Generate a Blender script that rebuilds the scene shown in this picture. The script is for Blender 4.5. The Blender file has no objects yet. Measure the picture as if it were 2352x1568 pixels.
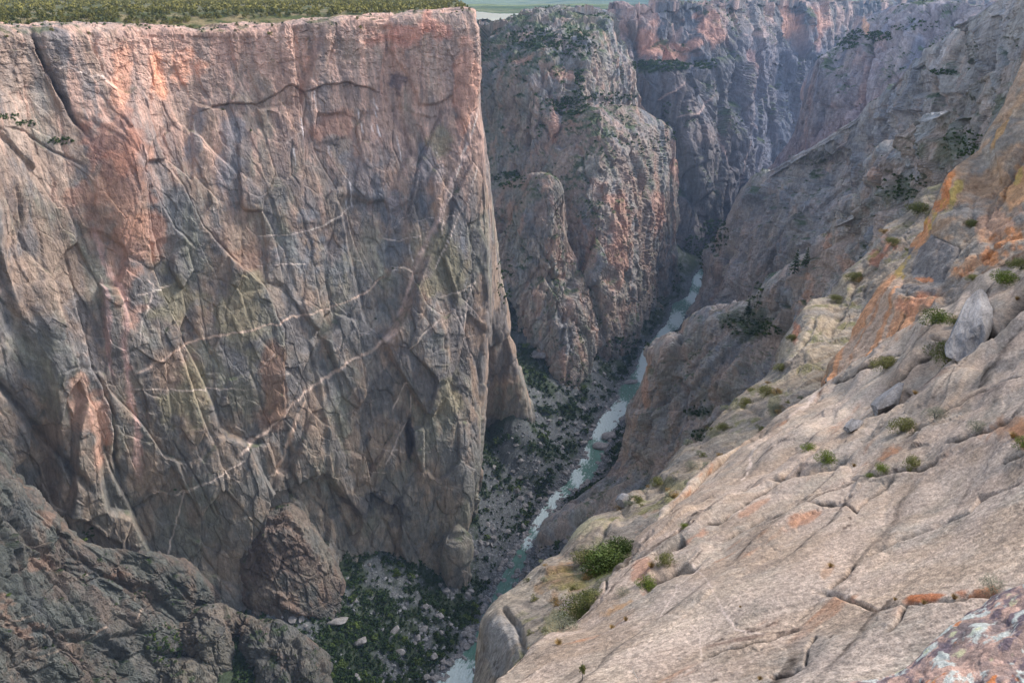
import bpy, math, random
import numpy as np
rng = np.random.default_rng(7); random.seed(7)
S = bpy.context.scene
COL = S.collection
F = 1680.0; CX, CY = 1176.0, 784.0            # photo measured on a 2352 x 1568 grid
PITCH = math.atan((CY + 9) / F)
ct, st = math.cos(PITCH), math.sin(PITCH)

# ------------------------------------------------------------------ camera
cam = bpy.data.cameras.new("camera"); co = bpy.data.objects.new("camera", cam); COL.objects.link(co)
cam.sensor_width = 36; cam.lens = 36 * F / 2352; cam.clip_start = .1; cam.clip_end = 60000
co.rotation_euler = (math.pi/2 - PITCH, 0, 0); S.camera = co

def ray(px, py):
    a = (np.asarray(px, float) - CX)/F; b = (CY - np.asarray(py, float))/F
    return np.stack([a, ct + b*st, -st + b*ct], -1)
def at(px, py, Y):
    d = ray(px, py); return d * (np.asarray(Y, float)/d[..., 1])[..., None]
def atz(px, py, z):
    d = ray(px, py); return d * (np.asarray(z, float)/d[..., 2])[..., None]
def proj(P):
    f = P[..., 1]*ct - P[..., 2]*st; u = P[..., 1]*st + P[..., 2]*ct
    f = np.maximum(f, .01)
    return CX + P[..., 0]/f*F, CY - u/f*F, f

# ------------------------------------------------------------------ noise
def hsh(ix, iy, iz, seed):
    h = (ix.astype(np.int64)*374761393 + iy.astype(np.int64)*668265263 + iz.astype(np.int64)*2147483647 + seed*1274126177) & 0xffffffff
    h = ((h ^ (h >> 13))*1274126177) & 0xffffffff
    h = ((h ^ (h >> 16))*2246822519) & 0xffffffff
    h ^= h >> 15
    return h
def r01(h, k=0):
    h = (h*(2654435761 + 40503*2*k) + 12345*k) & 0xffffffff
    h = ((h ^ (h >> 15))*2246822519) & 0xffffffff
    return ((h >> 8) & 0xffff)/65535.0
def vn(P, seed=0):
    i = np.floor(P); f = P - i; i = i.astype(np.int64); w = f*f*f*(f*(f*6 - 15) + 10)
    out = 0
    for a in (0, 1):
        for b in (0, 1):
            for c in (0, 1):
                v = r01(hsh(i[:, 0]+a, i[:, 1]+b, i[:, 2]+c, seed))
                out = out + v*(w[:, 0] if a else 1-w[:, 0])*(w[:, 1] if b else 1-w[:, 1])*(w[:, 2] if c else 1-w[:, 2])
    return out*2 - 1
def fbm(P, o=4, seed=0, g=.5):
    s = 0; a = 1; t = 0
    for k in range(o):
        s = s + a*vn(P*(2.03**k) + 17.3*k, seed + k); t += a; a *= g
    return s/t
def cells(P, seed=0, jit=.8):
    b = np.floor(P - .5).astype(np.int64); n = len(P)
    F1 = np.full(n, 9.); F2 = np.full(n, 9.); H = np.zeros(n, np.int64); V = np.zeros((n, 3)); H2 = H.copy(); V2 = V.copy()
    for x in (0, 1):
        for y in (0, 1):
            for z in (0, 1):
                ix, iy, iz = b[:, 0]+x, b[:, 1]+y, b[:, 2]+z
                h = hsh(ix, iy, iz, seed)
                c = np.stack([ix + .5 + jit*(r01(h, 1)-.5), iy + .5 + jit*(r01(h, 2)-.5), iz + .5 + jit*(r01(h, 3)-.5)], -1)
                v = P - c; d = np.sqrt((v*v).sum(1))
                n1 = d < F1; n2 = ~n1 & (d < F2)
                H2 = np.where(n1, H, np.where(n2, h, H2)); V2 = np.where(n1[:, None], V, np.where(n2[:, None], v, V2))
                F2 = np.where(n1, F1, np.minimum(F2, d))
                F1 = np.where(n1, d, F1); H = np.where(n1, h, H); V = np.where(n1[:, None], v, V)
    return F1, F2, H, V, H2, V2
def frame(dip=(0, 0, 1), el=(1, 1, .4)):
    """matrix into a space stretched so that rock blocks are long along 'dip'"""
    a = np.array(dip, float); a /= np.linalg.norm(a)
    b = np.cross(a, (0.3, 1, .1)); b /= np.linalg.norm(b); c = np.cross(a, b)
    return np.stack([b*el[0], c*el[1], a*el[2]])
def rock(P, lv, A, seed=0, tilt=1.9, warp=.13, soft=.03):
    """faceted, jointed relief: blocks of several sizes, each a tilted plane, with open joints"""
    h = np.zeros(len(P)); ids = []
    for k, (s, amp, gr) in enumerate(lv):
        Q = (P @ A.T)/s
        w = np.stack([vn(Q*1.3 + 5*j, seed + 31*k + j) for j in range(3)], -1)
        F1, F2, H, V, H2, V2 = cells(Q + w*warp, seed + 7*k)
        def fac(H, V): return (r01(H, 7)-.5)*1.0 + tilt*((r01(H, 4)-.5)*V[:, 0] + (r01(H, 5)-.5)*V[:, 1] + (r01(H, 6)-.5)*V[:, 2])
        m = .5 + .5*np.clip((F2-F1)/soft, 0, 1); m = m*m*(3-2*m); h += amp*(fac(H, V)*m + fac(H2, V2)*(1-m)) - amp*gr*np.exp(-((F2-F1)/.055)**2)
        ids.append(r01(H, 8))
    return h, ids

# ------------------------------------------------------------------ features drawn on a surface (photo grid -> surface)
def pdist(px, py, pts, reach):
    """unsigned distance, side and travelled fraction to a polyline"""
    pts = np.array(pts, float); n = len(px)
    D = np.full(n, 1e9); Sd = np.ones(n); T = np.zeros(n)
    lo = pts.min(0) - reach; hi = pts.max(0) + reach
    m = np.where((px > lo[0]) & (px < hi[0]) & (py > lo[1]) & (py < hi[1]))[0]
    if len(m) == 0: return m, D[m], Sd[m], T[m]
    X, Y = px[m], py[m]; d_ = np.full(len(m), 1e9); s_ = np.ones(len(m)); t_ = np.zeros(len(m))
    L = np.hypot(*np.diff(pts, axis=0).T); C = np.concatenate([[0], np.cumsum(L)])
    for i in range(len(pts)-1):
        a, b = pts[i], pts[i+1]; e = b - a; l2 = (e*e).sum() + 1e-9
        t = np.clip(((X-a[0])*e[0] + (Y-a[1])*e[1])/l2, 0, 1)
        dx = X - a[0] - t*e[0]; dy = Y - a[1] - t*e[1]; d = np.hypot(dx, dy)
        c = np.sign(e[0]*(Y-a[1]) - e[1]*(X-a[0]))
        k = d < d_; d_[k] = d[k]; s_[k] = c[k]; t_[k] = ((C[i] + t*L[i])/C[-1])[k]
    return m, d_, s_, t_
def inpoly(px, py, poly):
    poly = np.array(poly, float); r = np.zeros(len(px), bool); j = len(poly)-1
    for i in range(len(poly)):
        xi, yi = poly[i]; xj, yj = poly[j]
        c = ((yi > py) != (yj > py)) & (px < (xj-xi)*(py-yi)/(yj-yi+1e-9) + xi)
        r ^= c; j = i
    return r
def lin(c):
    c = np.array(c, float)/255; return np.where(c <= .04045, c/12.92, ((c+.055)/1.055)**2.4)

# ------------------------------------------------------------------ materials
def newmat(name):
    m = bpy.data.materials.new(name); m.use_nodes = True; nt = m.node_tree
    return m, nt, nt.nodes["Principled BSDF"]
_rm = {}
def rock_mat(scale, bump=.5, speck=.0, zs=.32):
    """scale: size in metres of the middle grain of the rock"""
    key = (scale, bump, speck, zs)
    if key in _rm: return _rm[key]
    m, nt, b = newmat("weathered_rock"); N = nt.nodes.new; L = nt.links.new
    a = N("ShaderNodeAttribute"); a.attribute_name = "Col"
    tc = N("ShaderNodeTexCoord")
    n1 = N("ShaderNodeTexNoise"); n1.inputs["Scale"].default_value = 1/scale; n1.inputs["Detail"].default_value = 8; n1.inputs["Roughness"].default_value = .68
    mp = N("ShaderNodeMapping"); mp.inputs["Scale"].default_value = (1, 1, zs)
    L(tc.outputs["Object"], mp.inputs[0]); L(mp.outputs[0], n1.inputs["Vector"])
    n2 = N("ShaderNodeTexNoise"); n2.inputs["Scale"].default_value = 5/scale; n2.inputs["Detail"].default_value = 6; n2.inputs["Roughness"].default_value = .75
    L(tc.outputs["Object"], n2.inputs["Vector"])
    r1 = N("ShaderNodeMapRange"); r1.inputs[1].default_value = .3; r1.inputs[2].default_value = .7; r1.inputs[3].default_value = .62; r1.inputs[4].default_value = 1.36
    L(n1.outputs["Fac"], r1.inputs[0])
    r2 = N("ShaderNodeMapRange"); r2.inputs[1].default_value = .3; r2.inputs[2].default_value = .7; r2.inputs[3].default_value = .7 - speck; r2.inputs[4].default_value = 1.3 + speck
    L(n2.outputs["Fac"], r2.inputs[0])
    mu = N("ShaderNodeMath"); mu.operation = "MULTIPLY"; L(r1.outputs[0], mu.inputs[0]); L(r2.outputs[0], mu.inputs[1])
    vm = N("ShaderNodeVectorMath"); vm.operation = "SCALE"; L(a.outputs["Color"], vm.inputs[0]); L(mu.outputs[0], vm.inputs["Scale"])
    L(vm.outputs[0], b.inputs["Base Color"])
    b.inputs["Roughness"].default_value = .92; b.inputs["Specular IOR Level"].default_value = .25
    v = N("ShaderNodeTexVoronoi"); v.feature = "DISTANCE_TO_EDGE"; v.inputs["Scale"].default_value = .55/scale
    ad = N("ShaderNodeVectorMath"); ad.operation = "MULTIPLY_ADD"; ad.inputs[1].default_value = (scale*1.6,)*3
    L(n1.outputs["Color"], ad.inputs[0]); L(mp.outputs[0], ad.inputs[2]); L(ad.outputs[0], v.inputs["Vector"])
    vr = N("ShaderNodeMapRange"); vr.inputs[1].default_value = 0; vr.inputs[2].default_value = .06; L(v.outputs["Distance"], vr.inputs[0])
    s1 = N("ShaderNodeMath"); s1.operation = "MULTIPLY_ADD"; s1.inputs[1].default_value = .35; L(vr.outputs[0], s1.inputs[0]); L(n1.outputs["Fac"], s1.inputs[2])
    s2 = N("ShaderNodeMath"); s2.operation = "MULTIPLY_ADD"; s2.inputs[1].default_value = .35; L(n2.outputs["Fac"], s2.inputs[0]); L(s1.outputs[0], s2.inputs[2])
    bp = N("ShaderNodeBump"); bp.inputs["Strength"].default_value = bump; bp.inputs["Distance"].default_value = scale
    L(s2.outputs[0], bp.inputs["Height"]); L(bp.outputs[0], b.inputs["Normal"])
    _rm[key] = m; return m
def leaf_mat(name, c1, c2, scale=1.2):
    m, nt, b = newmat(name); N = nt.nodes.new; L = nt.links.new
    oi = N("ShaderNodeObjectInfo"); tc = N("ShaderNodeTexCoord")
    n = N("ShaderNodeTexNoise"); n.inputs["Scale"].default_value = scale; n.inputs["Detail"].default_value = 3
    L(tc.outputs["Object"], n.inputs["Vector"])
    ad = N("ShaderNodeMath"); ad.operation = "MULTIPLY_ADD"; ad.inputs[1].default_value = .7; L(oi.outputs["Random"], ad.inputs[0])
    mr = N("ShaderNodeMapRange"); mr.inputs[1].default_value = .3; mr.inputs[2].default_value = .7; mr.inputs[3].default_value = -.35; mr.inputs[4].default_value = .65
    L(n.outputs["Fac"], mr.inputs[0]); L(mr.outputs[0], ad.inputs[2])
    mx = N("ShaderNodeMix"); mx.data_type = "RGBA"; L(ad.outputs[0], mx.inputs[0])
    mx.inputs[6].default_value = (*lin(c1), 1); mx.inputs[7].default_value = (*lin(c2), 1)
    L(mx.outputs[2], b.inputs["Base Color"]); b.inputs["Roughness"].default_value = .75; b.inputs["Specular IOR Level"].default_value = .2
    return m

# ------------------------------------------------------------------ mesh helpers
def link(o, kind=None, label=None, cat=None, group=None, parent=None):
    COL.objects.link(o)
    if kind: o["kind"] = kind
    if label: o["label"] = label
    if cat: o["category"] = cat
    if group: o["group"] = group
    if parent: o.parent = parent
    return o
def mesh_np(name, V, Q, mat, col=None, smooth=True):
    me = bpy.data.meshes.new(name); V = np.ascontiguousarray(V, np.float32); Q = np.ascontiguousarray(Q, np.int32)
    k = Q.shape[1]; me.vertices.add(len(V)); me.vertices.foreach_set("co", V.ravel())
    me.loops.add(Q.size); me.loops.foreach_set("vertex_index", Q.ravel())
    me.polygons.add(len(Q)); me.polygons.foreach_set("loop_start", np.arange(0, Q.size, k, dtype=np.int32))
    me.polygons.foreach_set("use_smooth", np.full(len(Q), smooth))
    me.update(calc_edges=True)
    if col is not None:
        at_ = me.color_attributes.new("Col", "FLOAT_COLOR", "POINT")
        c = np.ones((len(V), 4), np.float32); c[:, :3] = np.clip(col, 0.003, .95); at_.data.foreach_set("color", c.ravel())
    me.materials.append(mat); return me
def grid_faces(r, c):
    i = np.arange(r*c).reshape(r, c)
    return np.stack([i[:-1, :-1].ravel(), i[1:, :-1].ravel(), i[1:, 1:].ravel(), i[:-1, 1:].ravel()], -1)
def resample(R, u):
    """R (n,3), u in [0, n-1] -> catmull-rom with limited overshoot"""
    n = len(R); i = np.clip(np.floor(u).astype(int), 0, n-2); t = (u - i)[:, None]
    p0, p1, p2, p3 = R[np.maximum(i-1, 0)], R[i], R[i+1], R[np.minimum(i+2, n-1)]
    cr = .5*((2*p1) + (p2-p0)*t + (2*p0-5*p1+4*p2-p3)*t*t + (3*p1-p0-3*p2+p3)*t**3)
    return .55*cr + .45*(p1 + (p2-p1)*t)
PATCH = {}
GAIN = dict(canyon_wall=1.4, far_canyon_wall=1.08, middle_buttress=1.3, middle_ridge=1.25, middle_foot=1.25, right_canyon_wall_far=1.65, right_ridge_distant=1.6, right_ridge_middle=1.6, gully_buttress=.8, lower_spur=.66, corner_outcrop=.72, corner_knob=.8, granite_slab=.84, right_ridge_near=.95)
def grid_patch(rows, step=3.0, vis=None):
    """rows: list of equally long (n,3) arrays in metres -> dense smooth grid, spacing even in the picture"""
    R = np.array(rows, float)                                    # r, n, 3
    def dens(A):                                                 # A (k, m, 3): mean spacing along axis 1
        x, y, f = proj(A); d = np.hypot(np.diff(x, axis=1), np.diff(y, axis=1)); w = np.linalg.norm(np.diff(A, axis=1), axis=2)/np.maximum(f[:, 1:], 1)*F
        d = np.maximum(np.minimum(d, 4000), .35*np.minimum(w, 700))
        return np.percentile(d, 65, axis=0)
    def params(A):
        d = dens(A); c = np.concatenate([[0], np.cumsum(d)]); n = int(min(max(c[-1]/step, 8), 900))
        return np.interp(np.linspace(0, c[-1], n), c, np.arange(len(c)))
    u = params(R); v = params(R.transpose(1, 0, 2))
    A = np.stack([resample(r, u) for r in R])                    # r, nu, 3
    B = np.stack([resample(A[:, j], v) for j in range(A.shape[1])], 1)   # nv, nu, 3
    return B, u, v
def normals(G):
    du = np.gradient(G, axis=1); dv = np.gradient(G, axis=0); n = np.cross(du, dv)
    n /= np.linalg.norm(n, axis=2, keepdims=True) + 1e-9
    return n
class Surf: pass
def build(name, rows, disp, colour, mat, step=3.0, label=None, border=.0, kind="structure", smooth=False, crest=None):
    G, u, v = grid_patch(rows, step); nv, nu = G.shape[:2]
    N = normals(G); P = G.reshape(-1, 3); Nf = N.reshape(-1, 3)
    if ((Nf*P).sum(1)/np.linalg.norm(P, axis=1)).mean() > 0: Nf = -Nf; fl = True
    else: fl = False
    px, py, f = proj(P)
    h, ids = disp(P, Nf, px, py)
    if crest is not None: h = (h.reshape(nv, nu)*(.28 + .72*np.clip(np.abs(v-crest)/.55, 0, 1))[:, None]).ravel()
    D = P + Nf*h[:, None]
    DN = normals(D.reshape(nv, nu, 3)).reshape(-1, 3)*(-1 if fl else 1)
    s = Surf(); s.P, s.N, s.ids, s.h, s.Nb = D, DN, ids, h, Nf
    s.px, s.py, s.f = px, py, f
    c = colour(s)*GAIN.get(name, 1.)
    smooth = name in ('granite_slab', 'right_ridge_near', 'orange_ridge', 'lichen_rock')
    Q = grid_faces(nv, nu)
    if not fl: Q = Q[:, ::-1]
    # keep face winding so that normals look out of the rock
    me = mesh_np(name, D, Q, mat, c, smooth); o = bpy.data.objects.new(name, me); link(o, kind, label)
    if name == 'canyon_wall': me.polygons.foreach_set('use_smooth', px[Q[:, 0]] > 1095)
    s.px, s.py, s.f = proj(D); PATCH[name] = s; s.obj = o
    print(name, nv, nu, nv*nu)
    return s
def pl(pts, extra=(0, 0, 0)):
    a = np.array(pts, float); return at(a[:, 0], a[:, 1], a[:, 2]) + np.array(extra)
def rs(pts, n):
    """resample a polyline of (px,py,Y) to n points by length in the picture"""
    a = np.array(pts, float); d = np.concatenate([[0], np.cumsum(np.hypot(*np.diff(a[:, :2], axis=0).T))])
    t = np.linspace(0, d[-1], n); return np.stack([np.interp(t, d, a[:, k]) for k in range(3)], -1)

def wob(px, py, seed, amp, sc):
    Q = np.stack([px/sc, py/sc, np.zeros_like(px)], -1)
    return px + amp*vn(Q, seed) + amp*.3*vn(Q*2.3, seed+2), py + amp*vn(Q, seed+1) + amp*.3*vn(Q*2.3, seed+3)
def features(px, py, f, h, cracks=(), steps=(), bumps=(), seed=0, wamp=4, wsc=22, sm=2.4):
    """sizes in photo pixels, turned into metres by the distance f"""
    m = f/F; wx, wy = wob(px, py, seed, wamp, wsc)
    for pts, w, d in cracks:
        k, dd, s, t = pdist(wx, wy, pts, w*3.5)
        taper = np.clip(np.minimum(t, 1-t)*10, .15, 1)
        h[k] -= d*m[k]*np.exp(-(dd/w)**2)*taper
    for pts, fall, d in steps:                                   # rock on the left hand of the line stands out by d pixels
        k, dd, s, t = pdist(wx, wy, pts, fall*3)
        taper = np.clip(np.minimum(t, 1-t)*8, 0, 1)
        sd = -s*dd; h[k] += (1/(1+np.exp(-np.clip(sd/sm, -30, 30))) - .2*np.exp(-(dd/4)**2))*d*m[k]*np.exp(-dd/fall)*taper
    for cx, cy, rx, ry, a in bumps:
        q = ((px-cx)/rx)**2 + ((py-cy)/ry)**2
        h += a*m*np.exp(-q)
    return h
def mix(c, col, w):
    return c + (np.asarray(col) - c)*np.clip(w, 0, 1)[:, None]
def vein(c, s, pts, w, col, seed=0, wamp=3, alpha=.9):
    wx, wy = wob(s.px, s.py, seed+50, wamp, 14); k, dd, sd, t = pdist(wx, wy, pts, w*3)
    if len(k):
        br = .75 + .45*vn(s.P[k]/(s.f[k][:, None]*.012), seed)
        ww = w*(.75 + .35*vn(s.P[k]/(s.f[k][:, None]*.03), seed+3))
        c[k] = mix(c[k], lin(col), alpha*np.clip(1.4 - dd/ww, 0, 1)*np.clip(br, 0, 1)*np.clip(np.minimum(t, 1-t)*14+.2, 0, 1))
    return c
def blob(c, s, cx, cy, rx, ry, col, a=.8, seed=0, rot=0, nz=.55):
    dx, dy = s.px-cx, s.py-cy; cr, sr = math.cos(rot), math.sin(rot)
    q = np.hypot((dx*cr+dy*sr)/rx, (-dx*sr+dy*cr)/ry)
    k = np.where(q < 1.8)[0]
    if len(k):
        n = fbm(s.P[k]/(s.f[k][:, None]*max(rx, ry)/F*.5), 4, seed+9)
        c[k] = mix(c[k], lin(col), a*np.clip((1.05 - q[k] + nz*n*1.6)*2.4, 0, 1))
    return c
def base_colour(s, cols, unit, seed=0, streak=.5, idk=.22):
    """cols: list of sRGB rock colours; unit: metres of the broad patches"""
    P = s.P; cs = [lin(c) for c in cols]
    n = fbm(P*np.array([1, 1, .55])/unit, 5, seed, .6)
    c = np.repeat(cs[0][None], len(P), 0)
    for i, q in enumerate(cs[1:]):
        n = fbm(P*np.array([1, 1, .5])/(unit*(1 - .18*i)) + 11*i, 5, seed + 13*i, .62)
        c = mix(c, q, np.clip(n*3.2 + .35, 0, 1)*.8)
    k = np.ones(len(P))
    for i, d in enumerate(s.ids): k *= 1 + idk*(d - .5)
    v = fbm(P*np.array([1, 1, .07])/(unit*.1), 4, seed+77, .65)
    k *= 1 + streak*v*np.clip(1.2 - np.abs(s.N[:, 2])*1.6, 0, 1)
    return c*k[:, None]
def veg_mask(s, col, seed, unit, thr=.25, lo=.35):
    n = fbm(s.P/unit, 4, seed, .6)
    return np.clip((s.N[:, 2] - lo)*3, 0, 1)*np.clip((n - thr)*5 + .5, 0, 1)

# ================================================================== LEFT WALL
tops = [(-460, 66, 330), (-120, 64, 430), (0, 64, 480), (200, 62, 530), (400, 60, 577), (588, 60, 616), (700, 46, 640), (850, 36, 670), (1000, 30, 697), (1085, 27, 715), (1086, 27, 745), (1070, 27, 860), (1048, 26, 1100)]
base = [(-60, 1250, 400), (240, 1250, 448), (327, 1250, 458), (471, 1250, 482), (628, 1250, 505), (751, 1250, 530), (832, 1250, 558), (925, 1250, 572), (1000, 1250, 580), (1062, 1250, 588), (1072, 1250, 785), (1130, 1250, 800), (1120, 1250, 960)]
edge = {250: [(1100, 706), (1100, 738), (1098, 800), (1094, 950)], 450: [(1117, 690), (1121, 725), (1124, 770), (1118, 910)], 650: [(1122, 676), (1129, 745), (1149, 788), (1140, 930)],
        850: [(1114, 655), (1124, 765), (1191, 808), (1180, 940)], 960: [(1106, 638), (1116, 785), (1217, 812), (1205, 940)], 1050: [(1099, 622), (1108, 792), (1205, 812), (1190, 960)]}
wall_rows = []
T = pl(tops); back = T.copy(); back[:, 2] += 1.5; back[:10, 1] += 26; back[10:, 0] -= 18; back[:10, 0] -= 6
wall_rows.append(back); wall_rows.append(T)
lean = {80: .03, 250: .12, 450: .28, 650: .46, 850: .66, 960: .76, 1050: .84}
for y in (80, 250, 450, 650, 850, 960, 1050):
    r = []
    for j in range(13):
        x0, yy, Y0 = tops[j]
        if y == 80: p = (x0 + (2 if j > 8 else 4), [92, 92, 92, 84, 80, 84, 66, 58, 50, 48, 48, 48, 46][j], Y0 - 7)
        elif j < 9:
            fx = (y-60)/1190; p = (x0 + (base[j][0]-x0)*fx, y, Y0 + (base[j][2]-Y0)*lean[y])
        else: e = edge[y][j-9]; p = (e[0], y, e[1])
        r.append(p)
    wall_rows.append(pl(r))
wall_rows.append(pl(base)); b2 = pl(base); b2[:, 2] -= 70; b2[:9, 0] += 12; b2[:9, 1] -= 16; wall_rows.append(b2)

W_roof = [(435, 268), (500, 243), (588, 240), (625, 220), (665, 197), (701, 212), (738, 200), (801, 188), (821, 198), (848, 205), (891, 217)]
W_steps = [  # line drawn so that the rock on its left hand (walking along it) stands proud
    (W_roof, 30, 11),
    ([(801, 255), (875, 255), (908, 245), (938, 250), (958, 260), (1005, 277)], 16, 5),
    ([(1018, 233), (1008, 277), (991, 310), (968, 367), (951, 423), (943, 467), (931, 507)], 22, 5),
    ([(725, 332), (775, 320), (805, 310)], 16, 4),
    ([(0, 235), (30, 212), (65, 182)], 20, 5), ([(95, 278), (120, 262), (145, 243)], 18, 4),
    ([(655, 939), (651, 855), (651, 755), (638, 729), (625, 689), (608, 655), (588, 632), (540, 600), (510, 570), (470, 520), (430, 440), (390, 380)], 60, 24),
    ([(450, 570), (400, 523), (380, 487), (353, 443), (340, 407), (320, 363), (300, 327), (283, 293), (260, 247)], 50, 24),
    ([(323, 575), (323, 550), (345, 560), (365, 550), (400, 540)], 16, 7),
    ([(190, 318), (165, 285), (140, 230), (110, 165), (82, 100), (70, 65)], 30, 4),
    ([(257, 1045), (250, 939), (227, 882), (203, 839), (190, 775), (165, 700), (150, 600)], 40, 18),
    ([(1030, 1080), (1051, 962), (1038, 899), (1025, 855), (1021, 775), (998, 715)], 26, 7),
    ([(941, 955), (941, 889), (938, 822), (915, 755), (905, 650)], 26, 6),
    ([(768, 1005), (745, 939), (738, 872), (700, 790)], 24, 6),
    ([(821, 1005), (835, 915), (845, 860)], 20, 5),
    ([(1095, 980), (1090, 900), (1088, 709)], 24, 5),
    ([(1041, 889), (1065, 887), (1085, 900)], 14, 6), ([(1015, 770), (1040, 765), (1065, 775)], 16, 5),
    ([(770, 1210), (765, 1100), (745, 1020)], 30, 10), ([(930, 1190), (942, 1100), (930, 1010)], 30, 8),
    ([(700, 1180), (660, 1090), (640, 1000)], 30, 9), ([(420, 800), (405, 700), (395, 640)], 14, 3),
    ([(500, 870), (470, 770), (450, 650)], 20, 4), ([(345, 830), (310, 850), (300, 880)], 16, 8),
    ([(660, 500), (740, 520), (800, 500), (860, 512)], 14, 3), ([(480, 480), (560, 470), (640, 500), (700, 490)], 12, 3),
    ([(1060, 420), (1040, 330), (1030, 240)], 12, 3), ([(865, 560), (880, 500), (905, 440)], 20, 4), ([(800, 640), (788, 560), (800, 520)], 22, 6),
    ([(505, 75), (640, 92), (700, 88), (820, 98), (985, 78), (1085, 66)], 14, 4), ([(200, 104), (300, 100), (470, 92)], 12, 3),
    ([(590, 128), (700, 142), (800, 118), (900, 128)], 12, 2.5), ([(240, 180), (330, 200), (420, 195), (560, 180)], 12, 2.5),
]
W_cracks = [
    ([(68, 60), (82, 100), (110, 165), (140, 230), (165, 285), (192, 322)], 7, 26), (W_roof, 2.6, 6),
    ([(260, 247), (283, 293), (300, 327), (320, 363), (340, 407), (353, 443), (380, 487), (400, 523), (450, 570)], 4, 9),
    ([(390, 380), (430, 440), (470, 520), (540, 600), (608, 655), (638, 729), (651, 755), (651, 855), (655, 939)], 4, 9),
    ([(1018, 233), (1008, 277), (991, 310), (968, 367), (951, 423), (943, 467), (931, 507)], 2.5, 6),
    ([(701, 213), (700, 300), (705, 420)], 2, 3), ([(666, 320), (672, 400), (690, 430)], 2.5, 4), ([(908, 240), (905, 333), (930, 390)], 2, 3.5),
    ([(190, 775), (203, 839), (227, 882), (250, 939), (257, 1022), (280, 1120)], 6, 16),
    ([(941, 955), (935, 1002), (945, 1060)], 9, 12), ([(658, 1095), (671, 1138), (691, 1152)], 7, 18), ([(761, 1145), (758, 1180), (765, 1220)], 3, 9),
    ([(0, 870), (60, 950), (130, 1040), (200, 1110)], 12, 26), ([(150, 560), (165, 690), (195, 780)], 4, 8),
    ([(30, 420), (60, 500), (75, 600)], 4, 10), ([(0, 290), (60, 310), (110, 345), (175, 380)], 4, 8),
    ([(455, 645), (470, 740), (490, 840)], 1.8, 3), ([(545, 640), (520, 700), (515, 800), (560, 1000)], 1.6, 2.6),
    ([(395, 1010), (440, 1080), (500, 1190)], 3, 7), ([(560, 1010), (600, 1090), (630, 1180)], 2.5, 5),
    ([(1080, 480), (1085, 600), (1090, 700)], 2, 4), ([(1060, 270), (1075, 300), (1062, 350)], 3, 5),
]
W_bumps = [(270, 420, 75, 170, 60), (60, 180, 70, 140, -8), (60, 620, 60, 260, -40), (150, 950, 60, 170, 14), (60, 430, 60, 90, 18), (330, 790, 60, 200, 8),
           (560, 820, 90, 160, 12), (780, 700, 60, 120, 8), (860, 1120, 60, 60, -14), (960, 700, 40, 300, 6), (610, 1120, 40, 110, -10), (440, 1000, 60, 200, 10)]
Aw = frame((.10, -.12, 1), (1, 1, .38)); Ax = frame((.35, .1, .9), (1, 1, .5))
def d_wall(P, N, px, py):
    h, ids = rock(P, [(80, 14, .06), (32, 6.5, .14), (12, 1.9, .22), (4.5, .45, .3)], Aw, 3, 1.6)
    low = np.clip((py-600)/500, 0, 1); rimz = np.clip((260-py)/220, 0, 1)
    h2, i2 = rock(P, [(7, 1.3, .4), (2.6, .5, .4)], np.diag([1, 1, 1.9]), 51)
    h = h*(.62 + .5*low) + h2*(.15 + .9*rimz)
    h += 2.2*fbm(P/40, 4, 5) + .9*fbm(P/np.array([9, 9, 60]), 3, 9)*(.5+low) + .35*fbm(P/3, 3, 8)
    h *= 1 - .35*np.clip((N[:, 0]-.80)/.12, 0, 1)*(px > 1085)
    top = np.clip((py - 40 - 20*(px < 650))/26, .45, 1); h *= top
    h = features(px, py, proj(P)[2], h, [(a_, b_*.85, c_*.7) for a_, b_, c_ in W_cracks], W_steps, W_bumps, 11, 3, 30)
    back_ = np.clip((P[:, 1]-640-.0*px)/60, 0, 1)
    return h, ids + i2[:1]
PINK = (188, 148, 130); ORANGE = (184, 126, 98); CREAM = (240, 218, 204); BLUEG = (118, 124, 132)
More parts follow.
